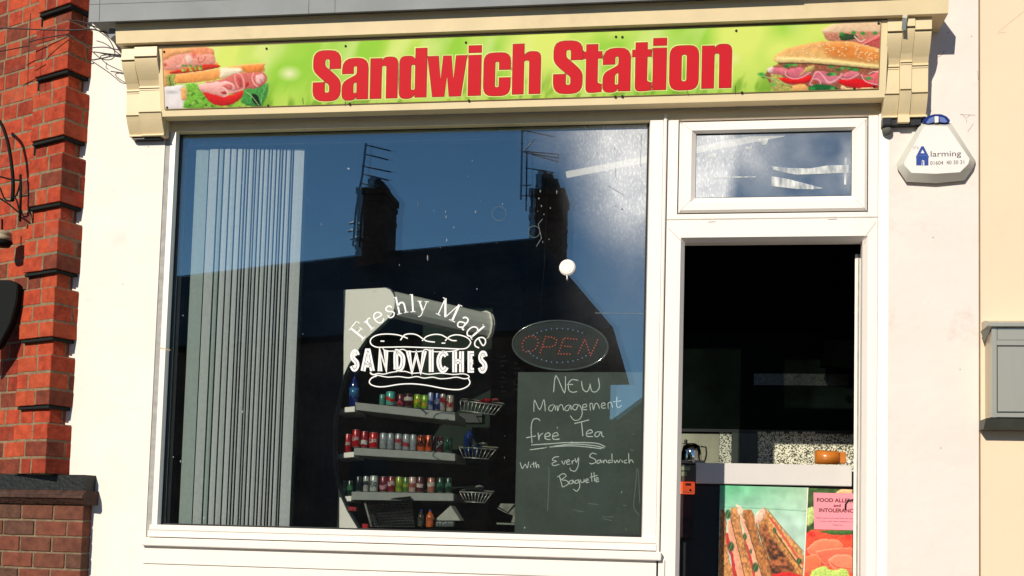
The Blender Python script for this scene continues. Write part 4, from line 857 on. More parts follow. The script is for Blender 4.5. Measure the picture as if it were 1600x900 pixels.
# ---- vinyl lettering
VY = GY - .0016
VN = lambda x, y: at(x, y, VY)
zp = lambda x, y: (500 + x / 5.293, 440 + y / 5.293)
vd = thing('window_lettering', 'white vinyl words Freshly Made Sandwiches around an outlined bun, stuck on the window', 'window sticker', at(655, 540, VY))
SER = {  # unit glyphs, cap height 1: (points, width, smooth)
 'F': [([(-.18, 0), (-.18, 1)], .13, 0), ([(-.34, .97), (.36, .97)], .06, 0), ([(.34, .99), (.36, .76)], .05, 0), ([(-.18, .5), (.18, .5)], .06, 0), ([(.18, .62), (.18, .38)], .05, 0), ([(-.34, .025), (.0, .025)], .05, 0)],
 'r': [([(-.1, 0), (-.1, .64)], .12, 0), ([(-.24, .62), (-.1, .62)], .05, 0), ([(-.1, .42), (0, .58), (.12, .63), (.22, .57)], .09, 1), ([(-.24, .025), (.06, .025)], .05, 0)],
 'e': [([(-.22, .36), (.22, .36), (.19, .55), (0, .65), (-.18, .56), (-.25, .33), (-.16, .08), (.04, -.01), (.24, .12)], .085, 1)],
 's': [([(.18, .50), (.12, .62), (-.04, .65), (-.18, .55), (-.12, .40), (.08, .30), (.19, .18), (.10, .03), (-.06, -.01), (-.18, .05), (-.2, .18)], .09, 1)],
 'h': [([(-.18, 0), (-.18, 1.04)], .12, 0), ([(-.32, 1.02), (-.18, 1.02)], .05, 0), ([(-.18, .46), (-.04, .62), (.12, .63), (.2, .48), (.2, 0)], .11, 1), ([(-.32, .025), (-.04, .025)], .05, 0), ([(.08, .025), (.34, .025)], .05, 0)],
 'l': [([(0, 0), (0, 1.04)], .12, 0), ([(-.14, 1.02), (0, 1.02)], .05, 0), ([(-.14, .025), (.14, .025)], .05, 0)],
 'y': [([(-.2, .62), (.03, .05)], .12, 0), ([(.22, .62), (.02, .0), (-.08, -.22), (-.22, -.26)], .06, 1), ([(-.32, .625), (-.06, .625)], .05, 0), ([(.1, .625), (.34, .625)], .05, 0)],
 'M': [([(-.42, 0), (-.42, 1)], .07, 0), ([(-.42, 1), (0, .05)], .14, 0), ([(0, .05), (.42, 1)], .06, 0), ([(.42, 1), (.42, 0)], .14, 0), ([(-.56, .025), (-.28, .025)], .05, 0), ([(.24, .025), (.6, .025)], .05, 0), ([(-.56, .975), (-.38, .975)], .05, 0), ([(.4, .975), (.6, .975)], .05, 0)],
 'a': [([(-.19, .5), (-.1, .63), (.06, .64), (.14, .52), (.14, .1), (.2, .02), (.28, .04)], .1, 1), ([(.14, .38), (-.1, .3), (-.22, .18), (-.17, .02), (-.02, -.01), (.14, .14)], .09, 1)],
 'd': [([(.18, .02), (.18, 1.04)], .12, 0), ([(.05, 1.02), (.18, 1.02)], .05, 0), ([(.18, .5), (.06, .64), (-.12, .6), (-.23, .4), (-.2, .12), (-.06, -.01), (.08, .04), (.18, .16)], .09, 1), ([(.18, .025), (.32, .025)], .05, 0)]}
Cx_, Cy_, Rb = 652.0, 592.0, 104.5
for ch, ang, size in (('F', -50.5, 27), ('r', -40.6, 27), ('e', -32.3, 27), ('s', -22, 27), ('h', -12.6, 27), ('l', -3.6, 27), ('y', 4.2, 27), ('M', 24.4, 28.5), ('a', 39.4, 28), ('d', 49.6, 28), ('e', 59.8, 28)):
    g = Flat(); th = math.radians(ang); er = (math.sin(th), -math.cos(th)); et = (math.cos(th), math.sin(th))
    for pts_, w, smo in SER[ch]:
        pp = smooth_path(pts_, 5) if smo else pts_
        g.line([(Cx_ + er[0] * (Rb + y * size) + et[0] * x * size, Cy_ + er[1] * (Rb + y * size) + et[1] * x * size) for x, y in pp], w * size * .82)
    g.build('letter', VN, M['vinyl'], vd)
DEC = {'S': [[(.95, .80), (.75, .97), (.4, .98), (.15, .80), (.25, .60), (.75, .42), (.88, .22), (.6, .03), (.3, .03), (.05, .2)]],
 'A': [[(.06, 0), (.46, .97), (.56, .97), (.95, 0)], [(.25, .26), (.78, .26)]], 'N': [[(.12, 0), (.12, .97), (.86, .03), (.86, 1)]],
 'D': [[(.12, .03), (.12, .97), (.5, .95), (.86, .75), (.9, .45), (.75, .15), (.45, .03), (.12, .03)]], 'W': [[(.04, 1), (.26, .04), (.5, .9), (.74, .04), (.96, 1)]],
 'I': [[(.5, 0), (.5, 1)]], 'C': [[(.95, .8), (.7, .96), (.4, .94), (.12, .7), (.1, .35), (.35, .05), (.7, .03), (.95, .2)]],
 'H': [[(.12, 0), (.12, 1)], [(.88, 0), (.88, 1)], [(.12, .52), (.88, .52)]], 'E': [[(.95, .96), (.14, .96), (.14, .04), (.95, .04)], [(.14, .5), (.8, .5)]]}
for ch, a, b, z in (('S', 546, 562.5, 0), ('A', 562.5, 586.5, 0), ('N', 588.5, 608.5, 0), ('D', 613.5, 634.5, 0), ('W', 633, 668, 0), ('I', 669, 678.5, 0), ('C', 681, 702, 0), ('H', 705, 726.5, 0), ('E', 729.5, 744.5, 0), ('S', 746, 762.5, 0)):
    g = Flat(); xm = (a + b) / 2; yt = 547 + (xm - 550) * .010; yb = 579.5 + (xm - 550) * .014
    wst = 7.4
    for st in DEC[ch]:
        sx = max(b - a - wst, 1.0)
        pp = [(a + wst / 2 + x * sx, yb - 2.4 - y * (yb - yt - 4.8)) if ch != 'I' else ((a + b) / 2, yb - y * (yb - yt)) for x, y in st]
        if ch in 'SCD': pp = smooth_path(pp, 4)
        if ch in 'AHNWI': pp = [(x, y + (2.2 if abs(y - (yb - 2.4)) < .8 + 1.2 * (ch in 'W') else (-2.2 if y < yt + 4 else 0))) for x, y in pp]
        g.line(pp, wst * .44, off=wst * .28); g.line(pp, wst * .44, off=-wst * .28)
    g.build('letter', VN, M['vinyl'], vd)
for nm, pls, w in (('bun_top', [[(725, 470), (690, 455), (640, 440), (560, 433), (480, 440), (430, 465), (415, 495), (430, 525), (470, 542), (520, 543), (700, 540), (850, 545), (1000, 550), (1150, 557), (1210, 550), (1240, 520), (1245, 495), (1220, 465), (1170, 445), (1120, 440), (1070, 455), (1035, 490)],
        [(665, 485), (700, 440), (760, 432), (810, 445), (860, 480), (900, 495), (950, 500)], [(845, 490), (880, 455), (940, 437), (1000, 440), (1040, 460), (1090, 486), (1130, 488)], [(500, 492), (532, 492)], [(872, 490), (886, 492)], [(1005, 509), (1036, 508)]], 1.75),
      ('filling_line', [[(520, 545), (530, 565), (580, 575), (640, 570), (685, 560), (720, 575), (780, 580), (840, 575), (880, 560), (920, 577), (1000, 580), (1100, 575), (1160, 555)], [(415, 750), (440, 768), (480, 760), (530, 765), (600, 748), (700, 742), (760, 758), (830, 755), (900, 766), (1000, 757), (1100, 768), (1180, 762), (1225, 775), (1230, 795), (1190, 803), (1130, 790), (1060, 800), (990, 803), (930, 790), (860, 798), (800, 785), (730, 795), (650, 785), (560, 790), (480, 775), (430, 768), (412, 752)]], 1.5),
      ('bun_base', [[(470, 780), (430, 795), (408, 825), (420, 850), (470, 868), (540, 868), (650, 850), (760, 845), (880, 857), (1000, 880), (1100, 893), (1170, 889), (1225, 862), (1240, 830), (1225, 800)]], 1.75)):
    g = Flat()
    for pl in pls: g.line(smooth_path([zp(*p) for p in pl], 3) if len(pl) > 2 else [zp(*p) for p in pl], w)
    g.build(nm, VN, M['vinyl'], vd)
# ---- OPEN sign
OY = .135
oc = at(875.5, 539.8, OY)
og = thing('open_sign', 'oval black LED sign spelling OPEN in red dots, hanging above the chalkboard', 'LED sign', oc)
oval = lambda rx, ry, n_=44: [(875.5 + rx * math.cos(t_ * 2 * math.pi / n_), 539.8 + ry * math.sin(t_ * 2 * math.pi / n_) + .03 * rx * math.cos(t_ * 2 * math.pi / n_)) for t_ in range(n_)]
prism('panel', [at(x, y, OY) for x, y in oval(73, 37)], Vector((0, .012, 0)), mat('smoked_acrylic', (.018, .024, .022), .25, spec=.5), og)
bm = bmesh.new(); bm_tube(bm, [at(x, y, OY) for x, y in oval(74.5, 38.5)], .005, 6, True); from_bm('rim', bm, mat('clear_rim', (.10, .12, .11), .12, spec=.9), og, True)
ez = lambda x, y: (780 + x / 5.293, 450 + y / 5.293)
def dots(path, n_=None, closed=False):
    P = [np.array(p, float) for p in path] + ([np.array(path[0], float)] if closed else []); seg = [np.hypot(*(b - a)) for a, b in zip(P, P[1:])]; T = sum(seg); n_ = n_ or max(2, int(T / 23)); out = []
    for k in range(n_ + (0 if closed else 1)):
        d = T * k / n_; i = 0
        while i < len(seg) - 1 and d > seg[i]: d -= seg[i]; i += 1
        out.append(tuple(P[i] + (P[i + 1] - P[i]) * min(1, d / max(seg[i], 1e-6))))
    return out
red_led = mat('lit_red_led', (.75, .13, .08), .3, emit=.35); blue_led = mat('lit_blue_led', (.35, .45, .75), .3, emit=.25)
def led(name, dl_, m, r=.0035):
    bm = bmesh.new()
    for x, y in dl_: bmesh.ops.create_icosphere(bm, subdivisions=1, radius=r, matrix=Matrix.Translation(at(*ez(x, y), OY - .002)))
    return from_bm(name, bm, m, og)
led('letter_dots', dots(rpoly([(195, 440, 40), (235, 398, 30), (300, 398, 30), (328, 440, 30), (310, 500, 30), (260, 530, 30), (205, 530, 30), (188, 480, 20)], 3), 15, True), red_led)
led('letter_dots', dots([(340, 535), (368, 450), (385, 400)]) + dots([(385, 405), (440, 408), (475, 430), (468, 470), (430, 488), (370, 488)])[1:], red_led)
led('letter_dots', dots([(640, 425), (535, 415), (490, 545), (585, 547)]) + dots([(545, 482), (590, 485)]), red_led)
led('letter_dots', dots([(655, 540), (708, 425), (757, 560), (815, 430)]), red_led)
led('border_dots', [(875.5, 539.8)] and [((875.5 + 52 * math.cos(t_) - 780) * 5.293 - 5, (539.8 + 26.5 * math.sin(t_) - 450) * 5.293) for t_ in [k * 2 * math.pi / 38 for k in range(38)] if not (-.62 < math.sin(t_) < .55 and math.cos(t_) > 0) and not (-.5 < math.sin(t_) < .3 and math.cos(t_) < 0)], blue_led, .003)
tube('hanging_cord', [at(842, 508, OY), at(850, 420, OY), at(858, 240, OY)], .0008, M['wire'], og, 4); 
# ---- chalkboard
KY = .122
ck = thing('chalkboard', 'grey green chalkboard with handwritten offer, standing in the window below the OPEN sign', 'chalkboard', at(905, 835, KY))
prism('board', [at(x, y, KY) for x, y in ((809.5, 581.5), (1006, 581.5), (1003, 836), (804, 833))], Vector((0, .012, 0)), M['chalkboard'], ck)
n3 = lambda x, y: (780 + x / 5.293, 450 + y / 5.293)
n7 = lambda x, y: (780 + x / 3.75, 600 + y / 3.75)
words = {
 'NEW': (n3, [[(450, 862), (470, 725), (540, 866), (548, 730)], [(655, 765), (605, 758), (575, 785), (575, 840), (605, 862), (645, 855)], [(560, 798), (610, 797)], [(680, 770), (692, 835), (725, 858), (748, 820), (752, 795), (765, 850), (800, 858), (828, 820), (820, 745)]]),
 'Management': (n7, [[(203, 162), (207, 95), (237, 150), (262, 92), (270, 160)], [(318, 120), (295, 130), (290, 150), (308, 158), (325, 125), (330, 155)], [(338, 125), (343, 156), (352, 128), (368, 122), (377, 155)], [(412, 122), (390, 132), (385, 152), (403, 155), (418, 125), (422, 152)], [(462, 120), (440, 122), (430, 142), (448, 152), (468, 122), (487, 165), (472, 205), (440, 212), (416, 185)], [(488, 138), (512, 132), (508, 118), (490, 125), (490, 148), (515, 150)], [(535, 155), (532, 118), (546, 116), (552, 150), (563, 115), (578, 118), (588, 145)], [(598, 130), (620, 122), (614, 110), (600, 118), (602, 140), (625, 140)], [(640, 145), (638, 115), (655, 108), (664, 138)], [(690, 75), (688, 125), (700, 138), (718, 125)], [(668, 105), (714, 98)]]),
 'free': (n7, [[(240, 215), (222, 202), (197, 212), (187, 260), (192, 345)], [(158, 315), (215, 304)], [(228, 285), (232, 326), (238, 302), (256, 288)], [(266, 310), (298, 302), (290, 286), (270, 295), (270, 320), (300, 326)], [(310, 308), (345, 300), (335, 285), (315, 295), (317, 323), (354, 322)]]),
 'Tea': (n7, [[(440, 232), (480, 222), (527, 210)], [(482, 222), (486, 260), (490, 305)], [(508, 292), (545, 284), (536, 268), (514, 280), (514, 305), (550, 308)], [(592, 280), (568, 283), (560, 303), (578, 308), (598, 280), (602, 303), (614, 310)]]),
 'underline': (n7, [[(188, 357), (300, 350), (400, 343), (560, 346), (622, 368)], [(180, 385), (260, 375), (420, 352), (560, 362), (615, 376)], [(268, 372), (430, 362), (600, 379)]]),
 'With': (n7, [[(122, 458), (135, 495), (152, 470), (165, 492), (173, 455)], [(182, 475), (186, 492)], [(200, 455), (204, 490)], [(188, 471), (214, 465)], [(214, 455), (218, 490), (223, 474), (231, 475), (232, 492)]]),
 'Every': (n7, [[(350, 425), (322, 430), (312, 446), (335, 452), (310, 465), (320, 478), (352, 470)], [(366, 450), (378, 470), (388, 447)], [(395, 460), (412, 452), (405, 443), (394, 455), (399, 470), (417, 468)], [(425, 450), (428, 468), (431, 452), (441, 446)], [(444, 435), (452, 460), (465, 432), (462, 480), (445, 510), (420, 505), (414, 490)]]),
 'Sandwich': (n7, [[(570, 412), (545, 405), (530, 425), (560, 440), (566, 458), (542, 468), (528, 462)], [(590, 445), (575, 450), (575, 465), (590, 460), (594, 445), (600, 462)], [(608, 445), (611, 462), (618, 447), (627, 447), (631, 462)], [(655, 445), (640, 450), (640, 462), (657, 458)], [(660, 408), (662, 462)], [(672, 445), (680, 462), (690, 447), (700, 460), (709, 442)], [(718, 445), (722, 460)], [(747, 445), (733, 450), (734, 462), (750, 461)], [(758, 405), (761, 462), (767, 447), (778, 447), (786, 462)]]),
 'Baguette': (n7, [[(352, 535), (370, 602)], [(340, 545), (375, 525), (392, 540), (365, 560), (395, 566), (405, 585), (370, 605)], [(430, 563), (412, 570), (412, 585), (428, 581), (433, 565), (440, 583)], [(462, 562), (445, 568), (448, 582), (463, 577), (466, 560), (472, 600), (455, 628), (434, 615)], [(475, 560), (481, 577), (495, 574), (497, 558), (501, 575)], [(508, 570), (522, 562), (515, 555), (507, 565), (512, 578), (527, 575)], [(540, 520), (543, 572)], [(530, 548), (576, 535)], [(555, 517), (559, 570)], [(565, 565), (580, 558), (575, 548), (565, 558), (570, 573), (586, 568)]])}
for wd, (fn, sts) in words.items():
    g = Flat()
    for st in sts: g.line(smooth_path([fn(*p) for p in st], 4) if len(st) > 2 else [fn(*p) for p in st], 1.35 if fn is n3 or wd in ('free', 'Tea', 'underline') else 1.15)
    g.build('chalk_word' if wd != 'underline' else 'chalk_underline', lambda x, y: at(x, y, KY - .0006), M['chalk'], ck)
g = Flat()
for st in ([(292, 490), (290, 600), (283, 745)], [(808, 490), (797, 620), (788, 720), (822, 770)], [(815, 500), (824, 700)], [(440, 735), (470, 748), (495, 745)], [(600, 780), (670, 778)], [(610, 790), (660, 800)], [(725, 712), (745, 712)], [(742, 845), (748, 862)], [(520, 700), (580, 706)], [(765, 385), (790, 388)], [(780, 290), (792, 295)]): g.line(smooth_path([n7(*p) for p in st], 3) if len(st) > 2 else [n7(*p) for p in st], 1.0)
g.build('faint_chalk_marks', lambda x, y: at(x, y, KY - .0005), M['chalk_dim'], ck)
# ---- fluorescent tube
tl = thing('fluorescent_tube', 'lit fluorescent tube on the dark ceiling inside, seen through the top of the window', 'light', at(1000, 252, 1.2))
tube('tube', [at(885, 273, 1.2), at(1225, 208, 1.35)], .019, mat('lit_tube', (.95, .80, .58), .5, emit=.6), tl, 8)
tube('batten', [at(885, 268, 1.24), at(1225, 203, 1.39)], .012, M['dark'], tl, 6)
# ================================================================== OPEN FRIDGE
fg = thing('drinks_fridge', 'open fronted drinks fridge with curved white side panel and grey shelves, seen through the window', 'fridge', at(600, 830, .6))
u_ = (at(762, 510, .86) - at(613, 476, .46)); u_.z = 0; u_.normalize()
side = [(447, 457), (540, 452.5), (602, 449.5), (610, 453), (615, 461), (617, 470), (616, 482), (612, 492), (590.7, 511.8), (571.8, 528.8), (560, 545.8), (545, 568.5), (536, 587), (530, 612), (525, 636), (521, 660), (519.5, 706), (524, 749), (532, 776), (543, 800), (557, 823), (562, 832), (447, 838)]
sp = prism('side_panel', [at(x, y, .47) for x, y in side], u_ * .025, mat('shaded_panel_navy', (.010, .018, .024), .5, .1, 4), fg)  # blind's shadow on the white panel put into a navy colour
for ww in ([(537, 453.0)] + side[2:12] + [(537, 586)], [(530.5, 777), (532.5, 777.5), (543, 800), (557, 823), (562, 832), (530, 838)]):
    prism('lit_panel_part', [at(x, y, .466) for x, y in ww], Vector((0, .0035, 0)), M['panelwhite'], sp)  # sunlit parts of the panel laid on as white pieces
bm = bmesh.new(); bm_tube(bm, [at(x + 1, y, .472) for x, y in smooth_path(side[2:-1], 3)], .005, 5); from_bm('panel_edging', bm, mat('dark_edging', (.05, .06, .07), .4), sp, True)
# canopy: rounded valance running back along the fridge
cn, cf = at(611, 475, .50), at(760, 509, .86)
H1 = .070
prf = [(-.09, H1), (.0, H1 * .98), (.03, H1 * .80), (.046, H1 * .4), (.05, 0), (.044, -H1 * .5), (.028, -H1 * .85), (.0, -H1), (-.02, -H1 * .9), (-.09, -H1 * .4)]
wv = Vector((u_.y, -u_.x, 0))
prism('canopy', [cn + wv * a + Vector((0, 0, b)) for a, b in prf], (cf - cn), M['fridge_grey'], fg)
prism('canopy_end', [cf + u_ * .001 + wv * a * 1.05 + Vector((0, 0, b * 1.05)) for a, b in prf], u_ * .02, M['panelwhite'], fg, .002)
bm = bmesh.new(); bm_tube(bm, [cn + (cf - cn) * .995 + wv * (a * 1.12) + Vector((0, 0, b * 1.1)) for a, b in prf[:8]], .006, 5); from_bm('canopy_light_trim', bm, M['panelwhite'], fg, True)
# interior back and far side
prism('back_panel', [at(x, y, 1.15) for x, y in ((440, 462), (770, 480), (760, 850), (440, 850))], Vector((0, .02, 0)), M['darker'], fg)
SH = []
for (a, b, c, d, y0) in (((554.7, 628.5), (711, 645), (711, 657.5), (556, 640.5), 0), ((553.3, 699.5), (711, 708.2), (711, 720.2), (553, 711), 0), ((549.3, 768.2), (708.5, 771), (708.5, 782.8), (549, 781), 0)):
    Yn, Yf = .49, .61
    P = [at(*a, Yn), at(*b, Yf), at(*c, Yf), at(*d, Yn)]
    s_ = prism('shelf', P, Vector((0, .30, 0)), M['shelf'], fg, .0012)
    SH.append((a, b, Yn, Yf))
    # short return of the shelf towards the side panel, with a white ticket
    q = prism('shelf_return', [at(a[0] - 31, a[1] + 11, Yn + .05), at(a[0] - 1, a[1] + 8, Yn + .01), at(d[0] - 1, d[1] + 4, Yn + .01), at(a[0] - 31, d[1] + 6, Yn + .05)], Vector((0, .2, 0)), M['fridge_grey'], fg)
    prism('price_ticket', [at(a[0] - 16, a[1] + 8, Yn), at(a[0] - .5, a[1] + 6.5, Yn), at(a[0] - .5, a[1] + 14.5, Yn), at(a[0] - 16, a[1] + 15.5, Yn)], Vector((0, .004, 0)), M['panelwhite'], fg)
for (x0, y0, x1, y1) in ((717, 646, 753, 660), (716, 711, 750, 722)): pxbox('rear_ledge', x0, y0, x1, y1, .95, 1.05, mat('rear_ledge_grey', (.06, .065, .06), .6), fg)
silver = mat('aluminium', (.55, .56, .55), .3, .1, 10, metal=.9)
CAN_M = {}
def canmat(c):
    k = tuple(c)
    if k not in CAN_M: CAN_M[k] = mat('can_print_%d' % len(CAN_M), tuple(v * .8 for v in lin(c)), .28, .22, 60, metal=.1, spec=.6)
    return CAN_M[k]
def can(shelf, px, w, h, body, band=None, text=None, tcol=(240, 235, 225), lab='', cat='can', slim=False):
    a, b, Yn, Yf = SH[shelf]; t = (px - a[0]) / (b[0] - a[0]); Y = Yn + (Yf - Yn) * t + .045 + max(0, w - 12) * .001
    yb = a[1] + (b[1] - a[1]) * max(t, 0) - .3
    if t < 0: yb = a[1] + 8.5
    base = at(px, yb, Y); base.z = max(base.z, 0); sc = (5.1 + Y) / FPX * 1.0
    w *= 1.03; r = w / 2 * sc; H = h * sc
    bm = bmesh.new(); pr_ = [(r * .86, 0), (r, .04 * H), (r, .93 * H), (r * .88, .975 * H), (r * .88, H), (r * .76, H)]
    bm_lathe(bm, pr_, base, 14); bmesh.ops.recalc_face_normals(bm, faces=bm.faces)
    me = bpy.data.meshes.new('can'); bm.to_mesh(me); bm.free()
    me.materials.append(canmat(body)); me.materials.append(silver); me.materials.append(canmat(band or body))
    for p in me.polygons:
        p.use_smooth = len(p.vertices) == 4; z = (p.center.z - base.z) / H
        p.material_index = 1 if z > .97 or z < .025 else 0
    o = thing('drink_can', lab, cat, base, 'cans on the fridge shelves'); bo = link('can_body', me, None, o)
    if band:
        bm = bmesh.new(); n_ = 10; rq = random.Random(int(px * 3)); swa = rq.choice((0, .03, .06, .09)); swf = rq.choice((.3, .6, .9)); swo = rq.uniform(-.08, .25)
        for (z0, z1) in ((.25, .5),):
            vv = []
            for k in range(n_ + 1):
                an = math.radians(-160 + 140 * k / n_); sw = swa * math.sin(k * swf + px)
                for zz_ in (z0 + sw + swo, z1 + sw + swo): vv.append(bm.verts.new(base + Vector((math.cos(an) * (r + .0004), math.sin(an) * (r + .0004), zz_ * H))))
            for k in range(n_): bm.faces.new((vv[2 * k], vv[2 * k + 2], vv[2 * k + 3], vv[2 * k + 1]))
        from_bm('band', bm, canmat(band), bo)
    if text:
        V, F = txt(text, 1.0, bold=.02); xs = [p[0] for p in V]; ys = [p[1] for p in V]; xm = (max(xs) + min(xs)) / 2; ym = (max(ys) + min(ys)) / 2; k = 1.75 * r / (max(xs) - min(xs)); k2 = min(k * 1.6, .42 * H / (max(ys) - min(ys)))
        vv = []
        for x, y in V:
            an = -math.pi / 2 + .0 + (x - xm) * k / r * .95; vv.append(base + Vector((math.cos(an) * (r + .0009), math.sin(an) * (r + .0009), H * .5 + (y - ym) * k2 + (x - xm) * k * .18)))
        mesh('logo', vv, F, canmat(tcol), bo)
    return o
RED = (200, 18, 32); DR = (110, 20, 34)
ordn = ['first', 'second', 'third', 'fourth', 'fifth', 'sixth', 'seventh', 'eighth', 'ninth', 'tenth', 'eleventh', 'twelfth', 'thirteenth', 'fourteenth', 'fifteenth', 'sixteenth']
rows = {
 0: [(597, 9, 17, (90, 170, 160), None, None, 'small teal'), (610, 15, 23, (96, 196, 180), (210, 40, 30), None, 'wide pale teal'), (616.5, 8, 9, (20, 40, 50), None, 'C', 'squat dark blue'), (625.5, 11, 20, DR, (190, 60, 80), None, 'dark red'), (638, 15, 22, (70, 10, 20), (230, 215, 205), None, 'maroon and cream'), (652.5, 12.5, 23, (150, 190, 30), (200, 180, 40), None, 'lime green'), (663.5, 12, 23, (140, 190, 40), (190, 170, 40), None, 'lime and yellow'), (672.5, 9, 28, (150, 165, 200), (40, 70, 160), None, 'slim silver blue'), (683, 9, 28, (40, 60, 150), (150, 160, 190), None, 'slim blue'), (691.5, 9, 28, (190, 180, 175), RED, None, 'slim white and red'), (703, 12, 27, (205, 190, 175), (190, 60, 50), None, 'cream and red')],
 1: [(525, 6, 26, (150, 20, 40), None, None, 'narrow red'), (543, 12, 31, RED, None, 'Coke', 'tall red'), (556, 13, 29, RED, None, 'Coke', 'red'), (569, 11, 27, (180, 16, 34), (235, 230, 225), None, 'red with white swirl'), (583.5, 15, 26, (215, 16, 30), None, 'Coca', 'bright red'), (599, 12.5, 26, (165, 172, 176), None, None, 'plain silver'), (610, 11.5, 26, (160, 168, 172), None, None, 'silver'), (622.5, 12, 26, (165, 170, 174), (170, 60, 66), None, 'silver and red'), (634.5, 12, 26, (168, 172, 176), (170, 50, 60), None, 'silver with red print'), (645.5, 11, 26, (160, 170, 174), None, None, 'pale silver'), (658, 12.5, 26, (235, 96, 24), None, 'FA', 'orange'), (669.5, 11.5, 26, (230, 92, 26), None, 'FA', 'orange with dark print'), (677.5, 6, 24, (30, 16, 18), None, None, 'black'), (687, 10.5, 25, (110, 14, 28), None, 'DP', 'dark red'), (700, 13, 24, (16, 92, 62), (60, 120, 90), None, 'dark green')],
 2: [(536, 10, 26, (26, 50, 38), (70, 120, 90), None, 'dark green'), (546.5, 10, 26, (24, 60, 42), (60, 130, 80), None, 'green and black'), (560, 10, 24, (30, 40, 44), None, None, 'black'), (571.5, 9, 25, (200, 200, 196), (60, 70, 70), None, 'white and grey'), (584, 13.5, 26, (205, 208, 202), None, 'Rio', 'white'), (599, 12.5, 25, (130, 30, 44), (210, 150, 160), None, 'wine red'), (611, 12, 25, (150, 34, 46), (220, 190, 190), None, 'red and white'), (623.5, 12, 25, (160, 176, 50), (110, 140, 40), None, 'yellow green'), (634, 11, 24, (90, 130, 50), (150, 170, 60), None, 'moss green'), (644, 12.5, 25, (215, 180, 170), (170, 80, 80), None, 'pale pink'), (656, 11.5, 25, (96, 34, 40), (220, 200, 190), None, 'maroon striped'), (673.5, 12.5, 24, (190, 120, 100), (220, 205, 190), None, 'dusty red'), (688, 13, 24, (22, 62, 44), (50, 110, 80), None, 'deep green'), (700.5, 11, 24, (24, 66, 50), (90, 130, 110), None, 'green')]}
rown = ['top', 'middle', 'bottom']
for sh_, L in rows.items():
    for i, (px, w, h, body, band, text, nm) in enumerate(L):
        can(sh_, px, w, h, body, band, text, (235, 232, 225) if text not in ('FA', 'Rio') else ((20, 30, 60) if text == 'FA' else (60, 80, 70)), '%s drink can, %s from the left on the %s fridge shelf' % (nm, ordn[i], rown[sh_]))
def bottle(px, yb, Y, w, h, col, cap, lab, band=None):
    base = at(px, yb, Y); sc = (5.1 + Y) / FPX; r = w / 2 * sc; H = h * sc
    o = thing('drink_bottle', lab, 'bottle', base)
    bm = bmesh.new(); bm_lathe(bm, [(r * .85, 0), (r, .04 * H), (r, .30 * H), (r * .9, .36 * H), (r, .42 * H), (r, .60 * H), (r * .8, .72 * H), (r * .34, .86 * H), (r * .34, .92 * H)], base, 14)
    from_bm('bottle_body', bm, mat('bottle_plastic', lin(col), .15, .2, 30, spec=.8, coat=.5), o, True)
    bm = bmesh.new(); bm_lathe(bm, [(r * .38, .915 * H), (r * .40, H), (r * .3, H * 1.005)], base, 12); from_bm('cap', bm, canmat(cap), o, True)
    if band:
        bm = bmesh.new(); bm_lathe(bm, [(r * 1.012, .30 * H), (r * 1.012, .55 * H)], base, 14); from_bm('wrapper', bm, canmat(band), o, True)
bottle(552.5, 636, .53, 16, 56, (10, 34, 110), (20, 60, 160), 'blue water bottle standing at the left end of the top fridge shelf', (60, 130, 190))
bottle(532, 634, .56, 10, 34, (10, 30, 60), (20, 40, 90), 'dark blue bottle left of the taller blue bottle on the top shelf')
# ---- wire baskets hooked to the right of the fridge
chrome = mat('basket_wire', (.50, .50, .46), .35, .05, 20, metal=.5)
def basket(pts, nb, Y, lab, fills):
    tl_, tr_, br_, bl_ = pts; o = thing('wire_basket', lab, 'basket', at(*bl_, Y), 'wire baskets beside the fridge')
    tube('rim', [at(*tl_, Y), at(*tr_, Y), at(tr_[0] + 4, tr_[1] - 3, Y + .15), at(tl_[0] + 4, tl_[1] - 3, Y + .15)], .0035, chrome, o, 5, True)
    for k in range(nb):
        t_ = k / (nb - 1); a = (tl_[0] + (tr_[0] - tl_[0]) * t_, tl_[1] + (tr_[1] - tl_[1]) * t_); b = (bl_[0] + (br_[0] - bl_[0]) * t_, bl_[1] + (br_[1] - bl_[1]) * t_)
        tube('wire', [at(*a, Y), at(*b, Y + .01), at(b[0] + 1, b[1] - 2, Y + .13)], .0024, chrome, o, 4)
    tube('base_wire', [at(*bl_, Y + .01), at(*br_, Y + .01)], .0024, chrome, o, 4)
    for i, (x, y, w, h, c, nm) in enumerate(fills):
        rs = random.Random(int(x * 7 + y)); bm = bmesh.new(); bmesh.ops.create_icosphere(bm, subdivisions=2, radius=1)
        sc = (5.1 + Y) / FPX; cc = at(x, y, Y + .06)
        for v_ in bm.verts:
            q = v_.co; k_ = 1 + rs.uniform(-.22, .22); v_.co = cc + Vector((q.x * w / 2 * sc * k_, q.y * .04, q.z * h / 2 * sc * k_))
        ob = from_bm('snack_packet', bm, canmat(c)); tag(ob, nm, 'snack packet')
zq6 = lambda x, y: (500 + x / 3.75, 600 + y / 3.75)
basket([zq6(822, 98), zq6(1065, 126), zq6(1020, 180), zq6(826, 155)], 11, .66, 'small wire basket with red packets, level with the top fridge shelf', [(*zq6(985, 100), 16, 9, (190, 30, 40), 'crumpled red snack packet in the top wire basket'), (*zq6(945, 112), 9, 12, (170, 24, 36), 'small red snack packet, left one in the top wire basket'), (*zq6(1030, 96), 13, 6, (214, 110, 110), 'pink snack packet at the right of the top wire basket'), (*zq6(870, 96), 18, 4, (70, 80, 78), 'dark grey snack packet at the left of the top wire basket')])
